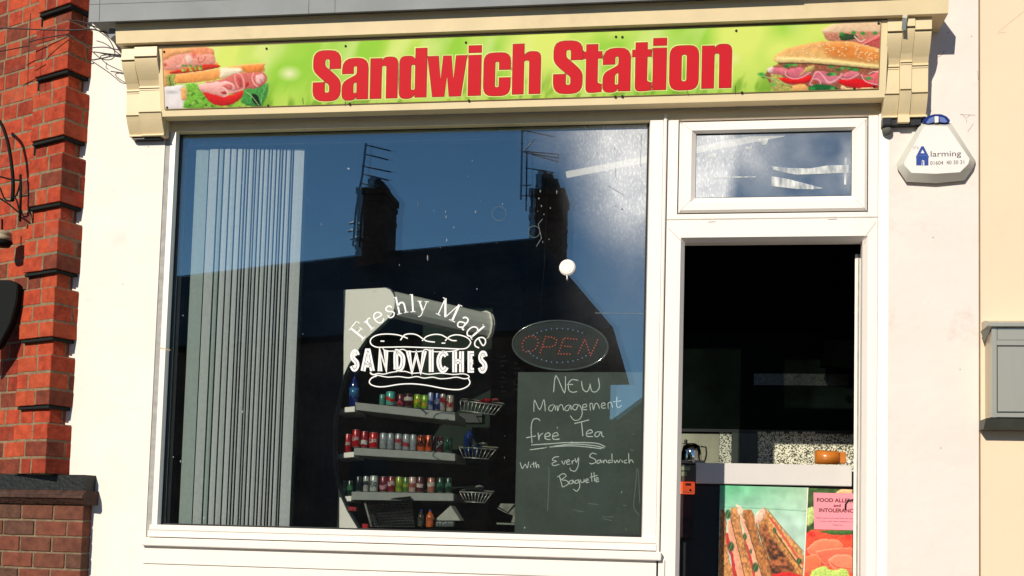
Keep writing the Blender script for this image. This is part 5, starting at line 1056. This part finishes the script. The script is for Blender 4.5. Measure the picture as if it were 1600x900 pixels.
basket([zq6(815, 370), zq6(1030, 384), zq6(985, 440), zq6(840, 430)], 9, .66, 'small wire basket with blue packets, level with the middle fridge shelf', [(*zq6(872, 330), 14, 34, (28, 70, 150), 'tall blue snack tube standing in the middle wire basket'), (*zq6(870, 398), 13, 16, (30, 90, 170), 'blue snack packet at the bottom of the middle wire basket'), (*zq6(918, 390), 8, 22, (70, 130, 190), 'pale blue snack packet in the middle wire basket'), (*zq6(955, 352), 14, 6, (200, 200, 180), 'white snack wrapper on top of the middle wire basket'), (*zq6(995, 378), 12, 5, (190, 170, 70), 'yellow snack wrapper at the right of the middle wire basket')])
basket([zq6(818, 632), zq6(1005, 641), zq6(965, 696), zq6(850, 690)], 9, .66, 'small wire basket with dark sachets, level with the bottom fridge shelf', [(*zq6(838, 655), 6, 9, (150, 50, 60), 'little red sachet in the bottom wire basket'), (*zq6(900, 618), 34, 8, (40, 46, 44), 'black sachets heaped in the bottom wire basket'), (*zq6(935, 602), 12, 5, (190, 190, 180), 'white sachet on top of the bottom wire basket')])
# ---- on the low counter behind the window
ct = thing('window_counter', 'dark low counter top inside the window below the fridge shelves', 'counter', at(650, 836, .5))
x0_, x1_ = at(470, 830, .4).x, at(812, 830, .4).x; zc_ = at(650, 831, .5).z
box('counter_top', x0_, .30, zc_ - .04, x1_, .95, zc_, mat('black_counter', (.02, .022, .02), .3), ct, .003)
for k in range(2): box('counter_leg', (x0_ + .05, x1_ - .09)[k], .4, FLOOR_Z, (x0_ + .09, x1_ - .05)[k], .9, zc_ - .041, M['black'], ct)
cr = thing('mesh_crate', 'tilted black plastic mesh crate lying on the window counter', 'crate', at(600, 820, .55))
tl_, tr_, br_, bl_ = zq6(262, 690), zq6(530, 662), zq6(556, 838), zq6(302, 838)
lerp2 = lambda a, b, t_: (a[0] + (b[0] - a[0]) * t_, a[1] + (b[1] - a[1]) * t_)
bm = bmesh.new()
for k in range(17):
    a = lerp2(tl_, tr_, k / 16); b = lerp2(bl_, br_, k / 16); bm_tube(bm, [at(*a, .55), at(*b, .5)], .0022, 4)
for k in range(12):
    a = lerp2(tl_, bl_, k / 11); b = lerp2(tr_, br_, k / 11); bm_tube(bm, [at(*a, .55 - .05 * k / 11), at(*b, .55 - .05 * k / 11)], .0022, 4)
tag(from_bm('mesh_front', bm, mat('glossy_black_plastic', (.016, .018, .017), .25, spec=.7), cr), kind='stuff')
bm = bmesh.new()
bm_tube(bm, [at(*p, .54) for p in (tl_, tr_, br_, bl_)], .005, 5, True); from_bm('crate_rim', bm, M['black'], cr)
tube('crate_edge', [at(*tl_, .54), at(*bl_, .50)], .006, mat('light_crate_edge', (.30, .31, .28), .4, .3, 200), cr, 5)
prism('crate_back', [at(*p, .62) for p in (tl_, tr_, br_, bl_)], Vector((0, .01, 0)), M['gasket'], cr)
for i, (x, y, w, h, c, lab) in enumerate(((550, 795, 13, 7, (190, 40, 50), 'red wrapped snack bar left of the black mesh crate'), (570, 822, 9, 8, (210, 36, 44), 'small bright red packet at the foot of the mesh crate'))):
    prism('snack_bar', [at(x + dx * w / 2, y + dy * h / 2, .47) for dx, dy in ((-1, -1), (1, -.8), (1, 1), (-.9, .9))], Vector((0, .03, 0)), canmat(c), None, .002)
    tag(bpy.context.scene.collection.objects[-1], lab, 'snack bar')
bottle(657.5, 823, .5, 11, 27, (60, 64, 50), (24, 60, 170), 'small dark juice bottle with blue cap behind the orange one')
bottle(671.5, 824, .47, 13, 28, (205, 96, 34), (24, 60, 170), 'orange juice bottle with blue cap beside the white folded card')
prism('folded_card', [at(*zq6(*p), .5) for p in ((765, 712), (822, 800), (668, 800))], Vector((.01, .06, 0)), mat('cream_card', (.42, .42, .36), .8), None, .001)
tag(bpy.data.objects['folded_card'], 'white triangular folded card standing on the window counter', 'card')
g6 = thing('glass_jars', 'row of tiny glass jars in front of the folded card', 'jar', at(*zq6(740, 835), .46))
for k in range(6):
    bm = bmesh.new(); bm_lathe(bm, [(.010, 0), (.012, .008), (.012, .022), (.009, .028)], at(*zq6(690 + k * 17, 838), .46), 10); from_bm('jar', bm, mat('jar_glass', (.12, .13, .12), .1, spec=.9), g6, True)
bxs = thing('carton', 'pale carton with crossed tape edge beside the chalkboard', 'carton', at(790, 810, .6))
prism('carton_side', [at(*zq6(*p), .6) for p in ((1058, 700), (1142, 702), (1142, 812), (1120, 812), (1132, 770), (1080, 752), (1040, 730))], Vector((0, .04, 0)), mat('dull_carton', (.30, .31, .26), .9, .3, 30), bxs)
tube('tape_edge', [at(*zq6(1045, 722), .595), at(*zq6(1100, 752), .595), at(*zq6(1142, 705), .595)], .003, M['black'], bxs)
prism('tray', [at(*zq6(*p), .56) for p in ((1035, 812), (1140, 816), (1140, 826), (1035, 822))], Vector((0, .05, 0)), mat('dull_tray', (.22, .24, .2), .7), bxs)
# ---- chalked menu on the back wall
mb_ = thing('menu_board', 'black wall menu with faint chalk lists between the fridge and the OPEN sign', 'menu board', at(795, 585, 1.6))
prism('board', [at(x, y, 1.6) for x, y in ((700, 420), (815, 425), (815, 650), (700, 645))], Vector((0, .02, 0)), mat('black_menu', (.008, .011, .010), .8), mb_)
rs = random.Random(5); g = Flat()
for (x0m, y0m, n_, wd) in ((782, 557, 8, 10), (803, 568, 6, 8), (762, 563, 2, 9)):
    for k in range(n_):
        y = y0m + k * 7.4 + (3 if k > 2 else 0); w = wd * rs.uniform(.5, 1.1)
        g.line([(x0m + w * t_ / 6, y + rs.uniform(-1.6, 1.6)) for t_ in range(7)], .7)
g.build('menu_writing', lambda x, y: at(x, y, 1.599), mat('dim_chalk_white', (.30, .33, .31), .9), mb_)
# ================================================================== THROUGH THE DOOR
CYY = .62
dr_ = thing('open_door', 'white door leaf swung open inwards, only its edge showing at the right of the doorway', 'door', at(1340, 898, .11))
xa = at(1334.5, 640, .13).x; xb = at(1345, 640, .13).x; zt_ = at(1340, 397, .13).z
prism('leaf', [Vector((xa, .13, FLOOR_Z + .01)), Vector((xb + .004, .13, FLOOR_Z + .01)), Vector((xb + .16, .95, FLOOR_Z + .01)), Vector((xa + .16, .95, FLOOR_Z + .01))], Vector((0, 0, zt_ - FLOOR_Z - .01)), M['upvc'], dr_, .002)
box('edge_strip', xa + .012, .126, FLOOR_Z + .02, xa + .018, .13, zt_ - .005, M['sealant'], dr_)
tube('handle', [at(1334, 781, .14), at(1325, 783, .15), at(1321.5, 788, .16), at(1321, 797, .16)], .0045, M['black'], dr_)
cu_ = thing('serving_counter', 'white fronted serving counter with food posters just inside the doorway', 'counter', at(1200, 895, CYY))
pxbox('top_band', 1087, 725, 1331, 757.5, CYY, CYY + .5, mat('white_counter_band', (.60, .58, .56), .4, .02), cu_, .002)
pxbox('counter_base', 1020, 761, 1331, 1500, CYY + .025, CYY + .5, M['black'], cu_)
pxbox('counter_gap', 1087, 757.8, 1331, 761, CYY + .02, CYY + .4, M['gasket'], cu_)
pxbox('left_unit', 1030, 726, 1086.5, 752, CYY - .01, CYY + .4, mat('grey_brown_unit', (.09, .085, .06), .6), cu_, .002)
for (a, b, c, d) in ((1063, 729, 1078, 735), (1071, 729, 1077, 734), (1063, 737, 1073, 744)): pxbox('sticker', a, b, c, d, CYY - .013 - (a % 3) * .0005, CYY - .0105, mat('pale_sticker', (.34, .38, .22), .6), cu_)
def dz(x, y): return (1040 + x / 4.444, 700 + y / 4.444)
PYY = CYY + .012
def paint_poster(p):
    X, Y = p.X, p.Y; D = lambda *q: [dz(*k) for k in q]
    v = np.clip((Y - 758) / 60, 0, 1)[..., None]; h = np.clip((X - 1128) / 134, 0, 1)[..., None]
    p.C = (np.array((92, 196, 140.)) * (1 - h) + np.array((176, 212, 180.)) * h) * (1 - v) + np.array((186, 222, 204.)) * v
    nz = fbm(X * .06, Y * .06, 61)[..., None] - .5; p.C = p.C * (1 + nz * .28)
    E_ = lambda *q: [(1040 + x / 5.246, 755 + y / 5.246) for x, y in q]
    def bread(poly, c, sd_, edge=(110, 62, 34)):
        p.fill(E_(*poly), c, .42, .42, sd_, .8, warp=2.0, emb=.3, nst=.6); k_ = [q for q in poly]
        rs_ = random.Random(sd_); xs_ = [q[0] for q in k_]; ys_ = [q[1] for q in k_]
        m = p.mask(smooth_path(E_(*poly) + [E_(poly[0])[0]], 4)[:-1], .8, 2.0)[..., None]; old = p.C.copy()
        for _ in range(46):
            x, y = rs_.uniform(min(xs_), max(xs_)), rs_.uniform(min(ys_), max(ys_)); q = E_((x, y))[0]
            p.spot(*q, rs_.uniform(.6, 1.5), rs_.uniform(.8, 2.0), edge if rs_.random() < .55 else (236, 190, 130), .8, .55)
        p.C = old * (1 - m) + p.C * m
    bread([(450, 212), (482, 214), (500, 330), (505, 480), (520, 600), (545, 700), (560, 790), (440, 790)], (190, 128, 76), 62)
    p.fill(E_((498, 400), (530, 430), (562, 520), (585, 640), (606, 790), (556, 790), (538, 620), (500, 500)), (196, 48, 52), .25, .5, 63, .8)
    bread([(450, 590), (500, 580), (540, 680), (560, 790), (440, 790)], (206, 142, 84), 64)
    bread([(536, 200), (602, 214), (614, 330), (655, 470), (706, 620), (764, 790), (640, 790), (606, 600), (560, 420), (528, 300)], (192, 132, 78), 65)
    p.fill(E_((505, 300), (532, 306), (562, 410), (604, 560), (648, 790), (596, 790), (566, 640), (524, 470)), (240, 166, 132), .2, .5, 66, .8, warp=1.8, rim=(250, 206, 176), rimw=1.2)
    p.fill(E_((640, 430), (668, 440), (720, 600), (770, 790), (730, 790), (690, 640)), (200, 60, 58), .2, .5, 67, .8)
    bread([(618, 222), (704, 222), (744, 330), (784, 480), (832, 600), (884, 790), (792, 790), (740, 600), (690, 430), (646, 320)], (176, 114, 62), 68)
    p.fill(E_((608, 278), (640, 288), (692, 430), (744, 600), (800, 790), (752, 790), (700, 600), (648, 430)), (244, 178, 142), .18, .5, 69, .8, warp=1.8, rim=(252, 214, 186), rimw=1.2)
    bread([(760, 330), (800, 210), (842, 236), (900, 380), (1000, 540), (1122, 700), (1128, 790), (884, 790), (842, 620), (790, 480)], (196, 136, 76), 70)
    p.fill(E_((770, 350), (830, 340), (850, 420), (960, 560), (1040, 680), (1060, 790), (890, 790), (850, 620), (800, 480)), (128, 74, 44), .9, .22, 71, 5, warp=3, emb=0)
    bread([(828, 216), (900, 296), (1000, 426), (1124, 566), (1124, 704), (1010, 560), (900, 396)], (206, 150, 92), 72)
    p.line(E_((862, 290), (950, 410), (1050, 560), (1122, 660)), 3.0, (222, 84, 66)); p.line(E_((852, 300), (940, 430), (1040, 580), (1120, 690)), .9, (240, 206, 160)); p.line(E_((838, 216), (960, 370), (1130, 560)), 1.1, (150, 92, 50)); p.line(E_((900, 400), (1000, 545), (1110, 700)), 1.2, (70, 40, 26))
    p.fill(E_((728, 280), (760, 236), (802, 208), (824, 240), (792, 300), (764, 334), (742, 344)), (250, 196, 170), .3, .8, 73, .9, warp=2)
    p.fill(E_((575, 170), (600, 180), (640, 220), (620, 270), (590, 240)), (252, 214, 186), .2, .8, 74, .9, warp=2)
    for x, y, rx, ry in ((512, 256, 5.5, 9), (538, 520, 6, 9), (652, 440, 3.5, 7), (738, 690, 6, 9), (896, 388, 3.2, 5.5), (1095, 640, 5, 6), (700, 560, 2.5, 5)):
        q = E_((x, y))[0]; p.spot(*q, rx, ry, (36, 78, 40), .4, .95); p.line([(q[0] - rx * .5, q[1] + ry * .6), (q[0] + rx * .3, q[1] - ry * .6)], .7, (140, 180, 110))
    for ln in ([(536, 300), (566, 420), (612, 600), (652, 780)], [(650, 320), (694, 430), (746, 600), (796, 780)], [(746, 330), (790, 480), (842, 620), (886, 780)]): p.line(E_(*ln), 1.0, (84, 46, 30))
    p.fill(E_((880, 745), (1000, 730), (1120, 760), (1125, 800), (880, 800)), (206, 40, 40), .2, .6, 75, 1)
    p.line(E_((455, 196), (800, 208), (1160, 230)), .7, (70, 140, 100))
printed_sheet('poster', [(1125, 758.3), (1262, 762), (1255, 906), (1122, 906)], lambda x, y: at(x, y, PYY), 150, 150, paint_poster, vcol_mat('sandwich_poster_print', .4), cu_)
def paint_ham(p):
    X, Y = p.X, p.Y; D = lambda *q: [dz(*k) for k in q]
    nz = fbm(X * .1, Y * .1, 81); p.C = np.array((60, 90, 40.)) * (1 + 1.2 * (nz[..., None] - .5))
    p.fill(D((985, 420), (1030, 410), (1035, 500), (980, 540)), (190, 214, 130), .3, .8, 82, 1.5); p.fill(D((1190, 300), (1230, 282), (1300, 285), (1300, 330), (1180, 320)), (240, 190, 140), .1, .5, 83, 1, sm=False)
    p.fill(D((970, 600), (1050, 565), (1300, 580), (1330, 930), (955, 930)), (236, 84, 56), .25, .5, 84, 1.5)
    p.fill(D((1060, 575), (1300, 570), (1300, 600), (1180, 605), (1100, 590)), (60, 110, 50), .3, .8, 85, 1)
    for (pts, c, rm) in ((((980, 700), (1060, 640), (1180, 640), (1230, 680), (1180, 720), (1040, 760)), (244, 130, 96), (252, 190, 160)), (((1040, 720), (1160, 700), (1300, 700), (1300, 800), (1120, 820)), (238, 110, 84), (252, 180, 150)), (((960, 760), (1040, 740), (1080, 800), (1040, 860), (960, 860)), (242, 120, 80), (250, 170, 130)), (((1130, 780), (1200, 740), (1300, 760), (1300, 860), (1180, 850)), (246, 136, 104), (254, 196, 166))): p.fill(D(*pts), c, .1, .4, 86, 1, rim=rm, rimw=1.5)
    p.spot(*dz(1010, 600), 9, 6, (220, 30, 40), .8, .8); p.spot(*dz(1270, 620), 8, 6, (220, 40, 40), .8, .8)
    p.fill(D((1020, 850), (1100, 820), (1160, 850), (1250, 840), (1260, 930), (1020, 930)), (186, 216, 110), .3, .7, 87, 1); p.line(D((1150, 800), (1200, 830), (1290, 840)), 1, (190, 40, 30))
printed_sheet('poster', [(1263, 762.5), (1332, 765), (1332, 906), (1256, 906)], lambda x, y: at(x, y, PYY), 70, 140, paint_ham, bpy.data.materials['sandwich_poster_print'], cu_)
g = Flat(); g.line([(1262.5, 762), (1255.5, 906)], 1.2); g.build('poster_border', lambda x, y: at(x, y, PYY - .0008), M['upvc'], cu_)
nt_ = thing('allergy_notice', 'pink paper notice about food allergy and intolerance taped over the right food poster', 'notice', at(1301, 798, PYY))
prism('paper', [at(x, y, PYY - .003) for x, y in ((1271, 769.5), (1352, 772), (1351, 829), (1272, 827))], Vector((0, .0015, 0)), mat('pink_paper', (.72, .27, .33), .8, .02), nt_)
NP = lambda x, y: at(x, y, PYY - .0036)
ink = mat('brown_red_ink', (.16, .015, .02), .7)
put_text('notice_heading', 'FOOD ALLERGY', 1309.5, 781.8, 66, 6.2, NP, ink, nt_, .02, .03); put_text('notice_and', 'and', 1308, 789.8, 11, 4.6, NP, ink, nt_, .02, .03); put_text('notice_heading', 'INTOLERANCE', 1309, 797.6, 58, 6.2, NP, ink, nt_, .02, .03)
put_text('notice_text', 'Please speak to our staff about the ingredients', 1309, 810, 66, 2.3, NP, ink, nt_, .02); put_text('notice_text', 'in your meal, when making your order', 1310, 815, 56, 2.3, NP, ink, nt_, .02); put_text('notice_text', 'Thank you', 1309, 820.6, 16, 2.5, NP, ink, nt_, .02)
# orange till at the left, under the stickers
ot = thing('red_card_reader', 'bright red orange box hanging under the counter edge left of the posters', 'box', at(1074, 772, CYY - .03))
pxbox('face', 1045, 752.5, 1085.5, 771.5, CYY - .03, CYY + .02, mat('glowing_red_orange', (.85, .10, .025), .3, .03, emit=.55), ot, .003)  # glow added to keep the red bright in the shade
pxbox('label_strip', 1071, 755, 1080, 759, CYY - .032, CYY - .0295, mat('dull_orange_label', (.5, .07, .03)), ot)
bm = bmesh.new(); bmesh.ops.create_icosphere(bm, subdivisions=2, radius=.006, matrix=Matrix.Translation(at(1079, 766, CYY - .031))); from_bm('knob', bm, M['black'], ot, True)
g = Flat(); g.line([(1062, 771), (1070, 768), (1076, 770), (1085, 768)], 1.2); g.build('highlight_trim', lambda x, y: at(x, y, CYY - .0315), mat('yellow_trim', (.85, .6, .3)), ot)
pxbox('lower_case', 1045, 772, 1084, 840, CYY - .02, CYY + .02, mat('very_dark_red_case', (.05, .008, .006), .4, .5, 20), ot, .002)
# splash back wall with speckled stone, shaded by the door head
SY_ = 1.46
sb = thing('splashback', 'speckled stone splashback behind the counter, lit by the sun below a dark panel', 'splashback', at(1200, 720, SY_))
sp_m = bpy.data.materials.new('speckled_stone'); sp_m.use_nodes = True; _N, _L = sp_m.node_tree.nodes, sp_m.node_tree.links
_v = _N.new('ShaderNodeTexVoronoi'); _v.inputs['Scale'].default_value = 190; _v.feature = 'F1'; _tc = _N.new('ShaderNodeTexCoord'); _L.new(_tc.outputs['Object'], _v.inputs['Vector'])
_cr = _N.new('ShaderNodeValToRGB'); _cr.color_ramp.interpolation = 'CONSTANT'; _cr.color_ramp.elements[0].color = (.05, .055, .03, 1); _cr.color_ramp.elements[1].position = .42; _cr.color_ramp.elements[1].color = (.70, .69, .54, 1)
_sp = _N.new('ShaderNodeSeparateColor'); _L.new(_v.outputs['Color'], _sp.inputs[0]); _L.new(_sp.outputs[0], _cr.inputs[0]); _L.new(_cr.outputs[0], _N['Principled BSDF'].inputs['Base Color']); _N['Principled BSDF'].inputs['Roughness'].default_value = .3
dk_m = sp_m.copy(); dk_m.name = 'sunlit_band_speckle'; [n for n in dk_m.node_tree.nodes if n.type == 'VALTORGB'][0].color_ramp.elements[1].color = (.035, .042, .03, 1); [n for n in dk_m.node_tree.nodes if n.type == 'VALTORGB'][0].color_ramp.elements[0].color = (.01, .015, .01, 1)
pxbox('stone_panel', 1124, 677, 1345, 735, SY_, SY_ + .03, sp_m, sb)
pxbox('plain_panel', 1030, 677, 1123.5, 735, SY_, SY_ + .03, mat('beige_panel', (.34, .34, .24), .6), sb)
pxbox('shadow_panel', 1143, 676, 1184, 735, SY_ - .02, SY_ - .001, mat('shadow_green', (.035, .045, .035), .4), sb)  # dark slab added in place of a shadow on the stone
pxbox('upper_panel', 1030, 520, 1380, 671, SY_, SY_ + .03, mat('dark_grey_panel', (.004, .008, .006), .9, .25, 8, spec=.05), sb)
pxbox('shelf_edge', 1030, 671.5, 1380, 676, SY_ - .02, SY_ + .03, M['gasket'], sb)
pxbox('sunlit_band', 1178, 584, 1326, 602, SY_ - .003, SY_, dk_m, sb)  # paler speckled strip paints in a band of sunlight
rs = random.Random(9)
for k in range(13):
    if k in (2, 6, 9): continue
    pxbox('label_reflection', 1184 + k * 7, 674.6, 1189.5 + k * 7, 679, SY_ - .022, SY_ - .0195, mat('pale_reflection', (.5, .5, .4)) if k == 0 else bpy.data.materials['pale_reflection'], sb)  # pale tiles paint in a row of small reflections
hn = thing('hanging_shade', 'black hanging lampshade in the dark at the upper right of the doorway', 'lamp shade', at(1312, 560, 1.3))
prism('shade', [at(x, y, 1.3) for x, y in ((1296, 488), (1345, 488), (1345, 577), (1283, 572))], Vector((0, .06, 0)), mat('matt_black_shade', (.0012, .002, .0015), .95, spec=.0), hn)
# kettle, orange tub, small white bits on the counter
kt = thing('kettle', 'shiny chrome kettle with black handle on the counter at the left of the doorway', 'kettle', at(1080, 722, 1.1))
c = at(1080, 723, 1.1); k_ = 6.2 / FPX
ch_m = mat('chrome', (.6, .6, .58), .08, .02, 5, metal=1.0)
bm = bmesh.new(); bm_lathe(bm, [(15 * k_, 0), (16 * k_, 3 * k_), (15.5 * k_, 16 * k_), (13 * k_, 26 * k_), (6 * k_, 30 * k_)], c, 24); from_bm('body', bm, ch_m, kt, True)
bm = bmesh.new(); bm_lathe(bm, [(6 * k_, 29 * k_), (2 * k_, 31 * k_), (3 * k_, 34 * k_), (1 * k_, 36 * k_)], c + Vector((-.03, 0, 0)), 12); from_bm('lid_knob', bm, M['black'], kt, True)
tube('handle', [c + Vector((14 * k_, -.02, 25 * k_)), c + Vector((22 * k_, -.02, 24 * k_)), c + Vector((23 * k_, -.02, 14 * k_)), c + Vector((21 * k_, -.02, 3 * k_))], .0045, M['black'], kt)
pxbox('base', 1062, 719, 1102, 724, 1.05, 1.2, M['black'], kt, .002)
tb = thing('orange_tub', 'orange amber tub on the counter in front of the speckled splashback', 'tub', at(1295, 724, 1.2))
bm = bmesh.new(); P = [at(x, y, 1.2) for x, y in ((1274.5, 703), (1312, 705), (1312, 725), (1274.5, 724))]
amber = mat('amber_plastic', (.62, .20, .03), .25, .15, 14, spec=.7)
prism('tub_body', P, Vector((0, .06, 0)), amber, tb, .004, True)
prism('tub_side', [at(x, y, 1.195) for x, y in ((1313, 706), (1322, 706), (1322, 724), (1313, 724))], Vector((0, .05, 0)), amber, tb, .003)
cp = thing('white_cup', 'tiny white cup beside the orange tub at the door edge', 'cup', at(1327, 724, 1.15))
bm = bmesh.new(); bm_lathe(bm, [(.010, 0), (.013, .018), (.012, .018)], at(1327, 725, 1.15), 12); from_bm('cup', bm, M['upvc'], cp, True)
# ================================================================== ACROSS THE STREET (seen only mirrored in the window)
def mir(px, py, Yv):
    p = at(px, py, Yv); p.y = 2 * GY - p.y; return p
slate = mat('slate_roof', (.045, .05, .055), .7, .3, 6, .3, 30); dbrick = mat('sooty_brick', (.14, .07, .05), .9, .3, 10, .4, 30); clay = mat('clay_pot', (.40, .22, .13), .8, .2, 10)
op = thing('house_across_street', 'dark terraced house with hipped slate roof and chimneys reflected in the window', 'building', (-4, -16, 0))
R0, R1, R2 = mir(40, 438, 19.5), mir(600, 384, 15.9), mir(838, 371, 15.0); R1.z = R0.z = R2.z
E2f = mir(958, 512, 12.0); ez_ = E2f.z
E0f = Vector((R0.x - .3, R0.y + 3.4, ez_)); E1f = Vector((R1.x + .2, R1.y + 3.3, ez_))
E2b = Vector((E2f.x, R2.y - 3.2, ez_)); E1b = Vector((R1.x, R1.y - 3.2, ez_)); E0b = Vector((R0.x, R0.y - 3.2, ez_))
mesh('roof', [R0, R1, R2, E0f, E1f, E2f, E2b, E1b, E0b], [(0, 1, 4, 3), (1, 2, 5, 4), (2, 6, 5), (1, 7, 6, 2), (0, 8, 7, 1)], slate, op)
wl_ = [Vector((E0f.x, E0f.y - .3, 0)), Vector((E1f.x, E1f.y - .3, 0)), Vector((mir(921, 560, 12.3).x, E2f.y - .3, 0)), Vector((mir(921, 560, 12.3).x, E2b.y + .3, 0)), Vector((E0b.x, E0b.y + .3, 0))]
prism('wall', wl_, Vector((0, 0, ez_ - .05)), dbrick, op)
for i, x in enumerate((-7.0, -5.2, -3.3, -2.3)):
    fw = box('window', x, E1f.y + .05 - .4, 2.2, x + .8, E1f.y + .12 - .3, 3.4 - .5, slate, op)
def chimney(px0, px1, ptop, pbot, Yv, pots, nm):
    a = mir(px0, pbot, Yv); b = mir(px1, ptop, Yv)
    s_ = box(nm, a.x, a.y, a.z - 1.0, b.x, a.y - .9, b.z, dbrick, op)
    box('chimney_cap', a.x - .03, a.y + .06, b.z, b.x + .03, a.y - .96, b.z + .12, dbrick, s_)
    px_a, px_b, pt_ = pots
    q0, q1 = mir(px_a, ptop, Yv + .2), mir(px_b, pt_, Yv + .2); dx_ = q1.x - q0.x; zb_ = b.z + .121; hh = q1.z - zb_
    for kk, (f0, f1, h0, h1) in enumerate(((0, 1, 0, .34), (.02, .97, .345, .62), (.0, .74, .625, .84), (.1, .42, .845, 1.0))):
        box('chimney_head', q0.x + dx_ * f0, q0.y - .1, zb_ + hh * h0, q0.x + dx_ * f1, q0.y - .6, zb_ + hh * h1, slate, s_)
    for kk in range(9):                                  # uneven brick courses down the stack
        zz_ = a.z + (b.z - a.z) * kk / 9; e_ = random.uniform(.0, .035)
        box('chimney_course', a.x - e_, a.y + e_, zz_, b.x + e_ * random.random(), a.y - .9 - e_, zz_ + (b.z - a.z) / 14, dbrick, s_)
    for (p0, p1, pt) in []:
        c0 = mir((p0 + p1) / 2, ptop, Yv + .4); r = (p1 - p0) / 2 * (Yv + 5.1) / FPX; h = (ptop - pt) * (Yv + 5.1) / FPX
        bm = bmesh.new(); bm_lathe(bm, [(r, .0), (r * .85, h * .3), (r * .8, h * .85), (r, h * .9), (r * .95, h)], c0 + Vector((0, 0, .0)), 14); from_bm('chimney_pot', bm, clay, s_, True)
    return s_
chimney(556, 602, 303, 400, 15.4, (572, 599, 272), 'chimney')
chimney(826, 880, 305, 420, 15.1, (835, 872, 262), 'chimney')
ar = thing('tv_aerial', 'thin television aerial on the left chimney reflected in the window', 'aerial', mir(555, 380, 15.3))
T = lambda nm, pts, Yv, r, par: tube(nm, [mir(x, y, Yv) for x, y in pts], r, M['wire'], par, 5)
T('mast', [(552, 385), (556, 330), (566, 275), (572, 224)], 15.3, .022, ar)
for y0, x0, x1 in ((226, 570, 610), (240, 568, 606), (259, 564, 611), (272, 568, 608), (286, 562, 606)): T('boom', [(x0, y0), (x1, y0 + 10)], 15.3, .013, ar)
for (x, y) in ((546, 350), (544, 362), (548, 374)): T('clip', [(x, y), (x + 10, y - 3)], 15.3, .02, ar)
ar2 = thing('tv_aerial', 'taller television aerial on the right chimney reflected in the window', 'aerial', mir(815, 310, 15.0))
T('mast', [(814, 312), (816, 200)], 15.0, .018, ar2); T('mast', [(822, 330), (823, 236)], 15.0, .014, ar2)
for q in ([(812, 236), (873, 241)], [(816, 237), (872, 253), (873, 241)], [(830, 240), (872, 247)], [(820, 235), (836, 217)], [(816, 203), (866, 214)], [(820, 262), (866, 270)], [(835, 264), (864, 274)], [(812, 290), (830, 289)], [(812, 306), (840, 305)]): T('boom', q, 15.0, .011, ar2)
l2 = thing('low_building_across_street', 'dark low building with sloping roof reflected at the right of the chalkboard', 'building', (2, -20, 0))
q = [mir(905, 656, 18), mir(957, 655, 18), mir(1008, 617, 18), mir(1100, 560, 18), mir(1300, 560, 18), mir(1300, 1000, 18), mir(905, 1000, 18)]
prism('wall', q, Vector((0, -4, 0)), dbrick, l2)

for o_ in list(S.objects):
    if o_.name.split('.')[0] in ('drain_slots', 'panel_scratches', 'mitre_joints', 'render_cracks', 'hairline_cracks', 'dried_specks', 'faint_chalk_marks', 'menu_writing', 'letter_dots', 'border_dots', 'white_patches', 'board_joints', 'panel_gaps'): o_['kind'] = 'stuff'
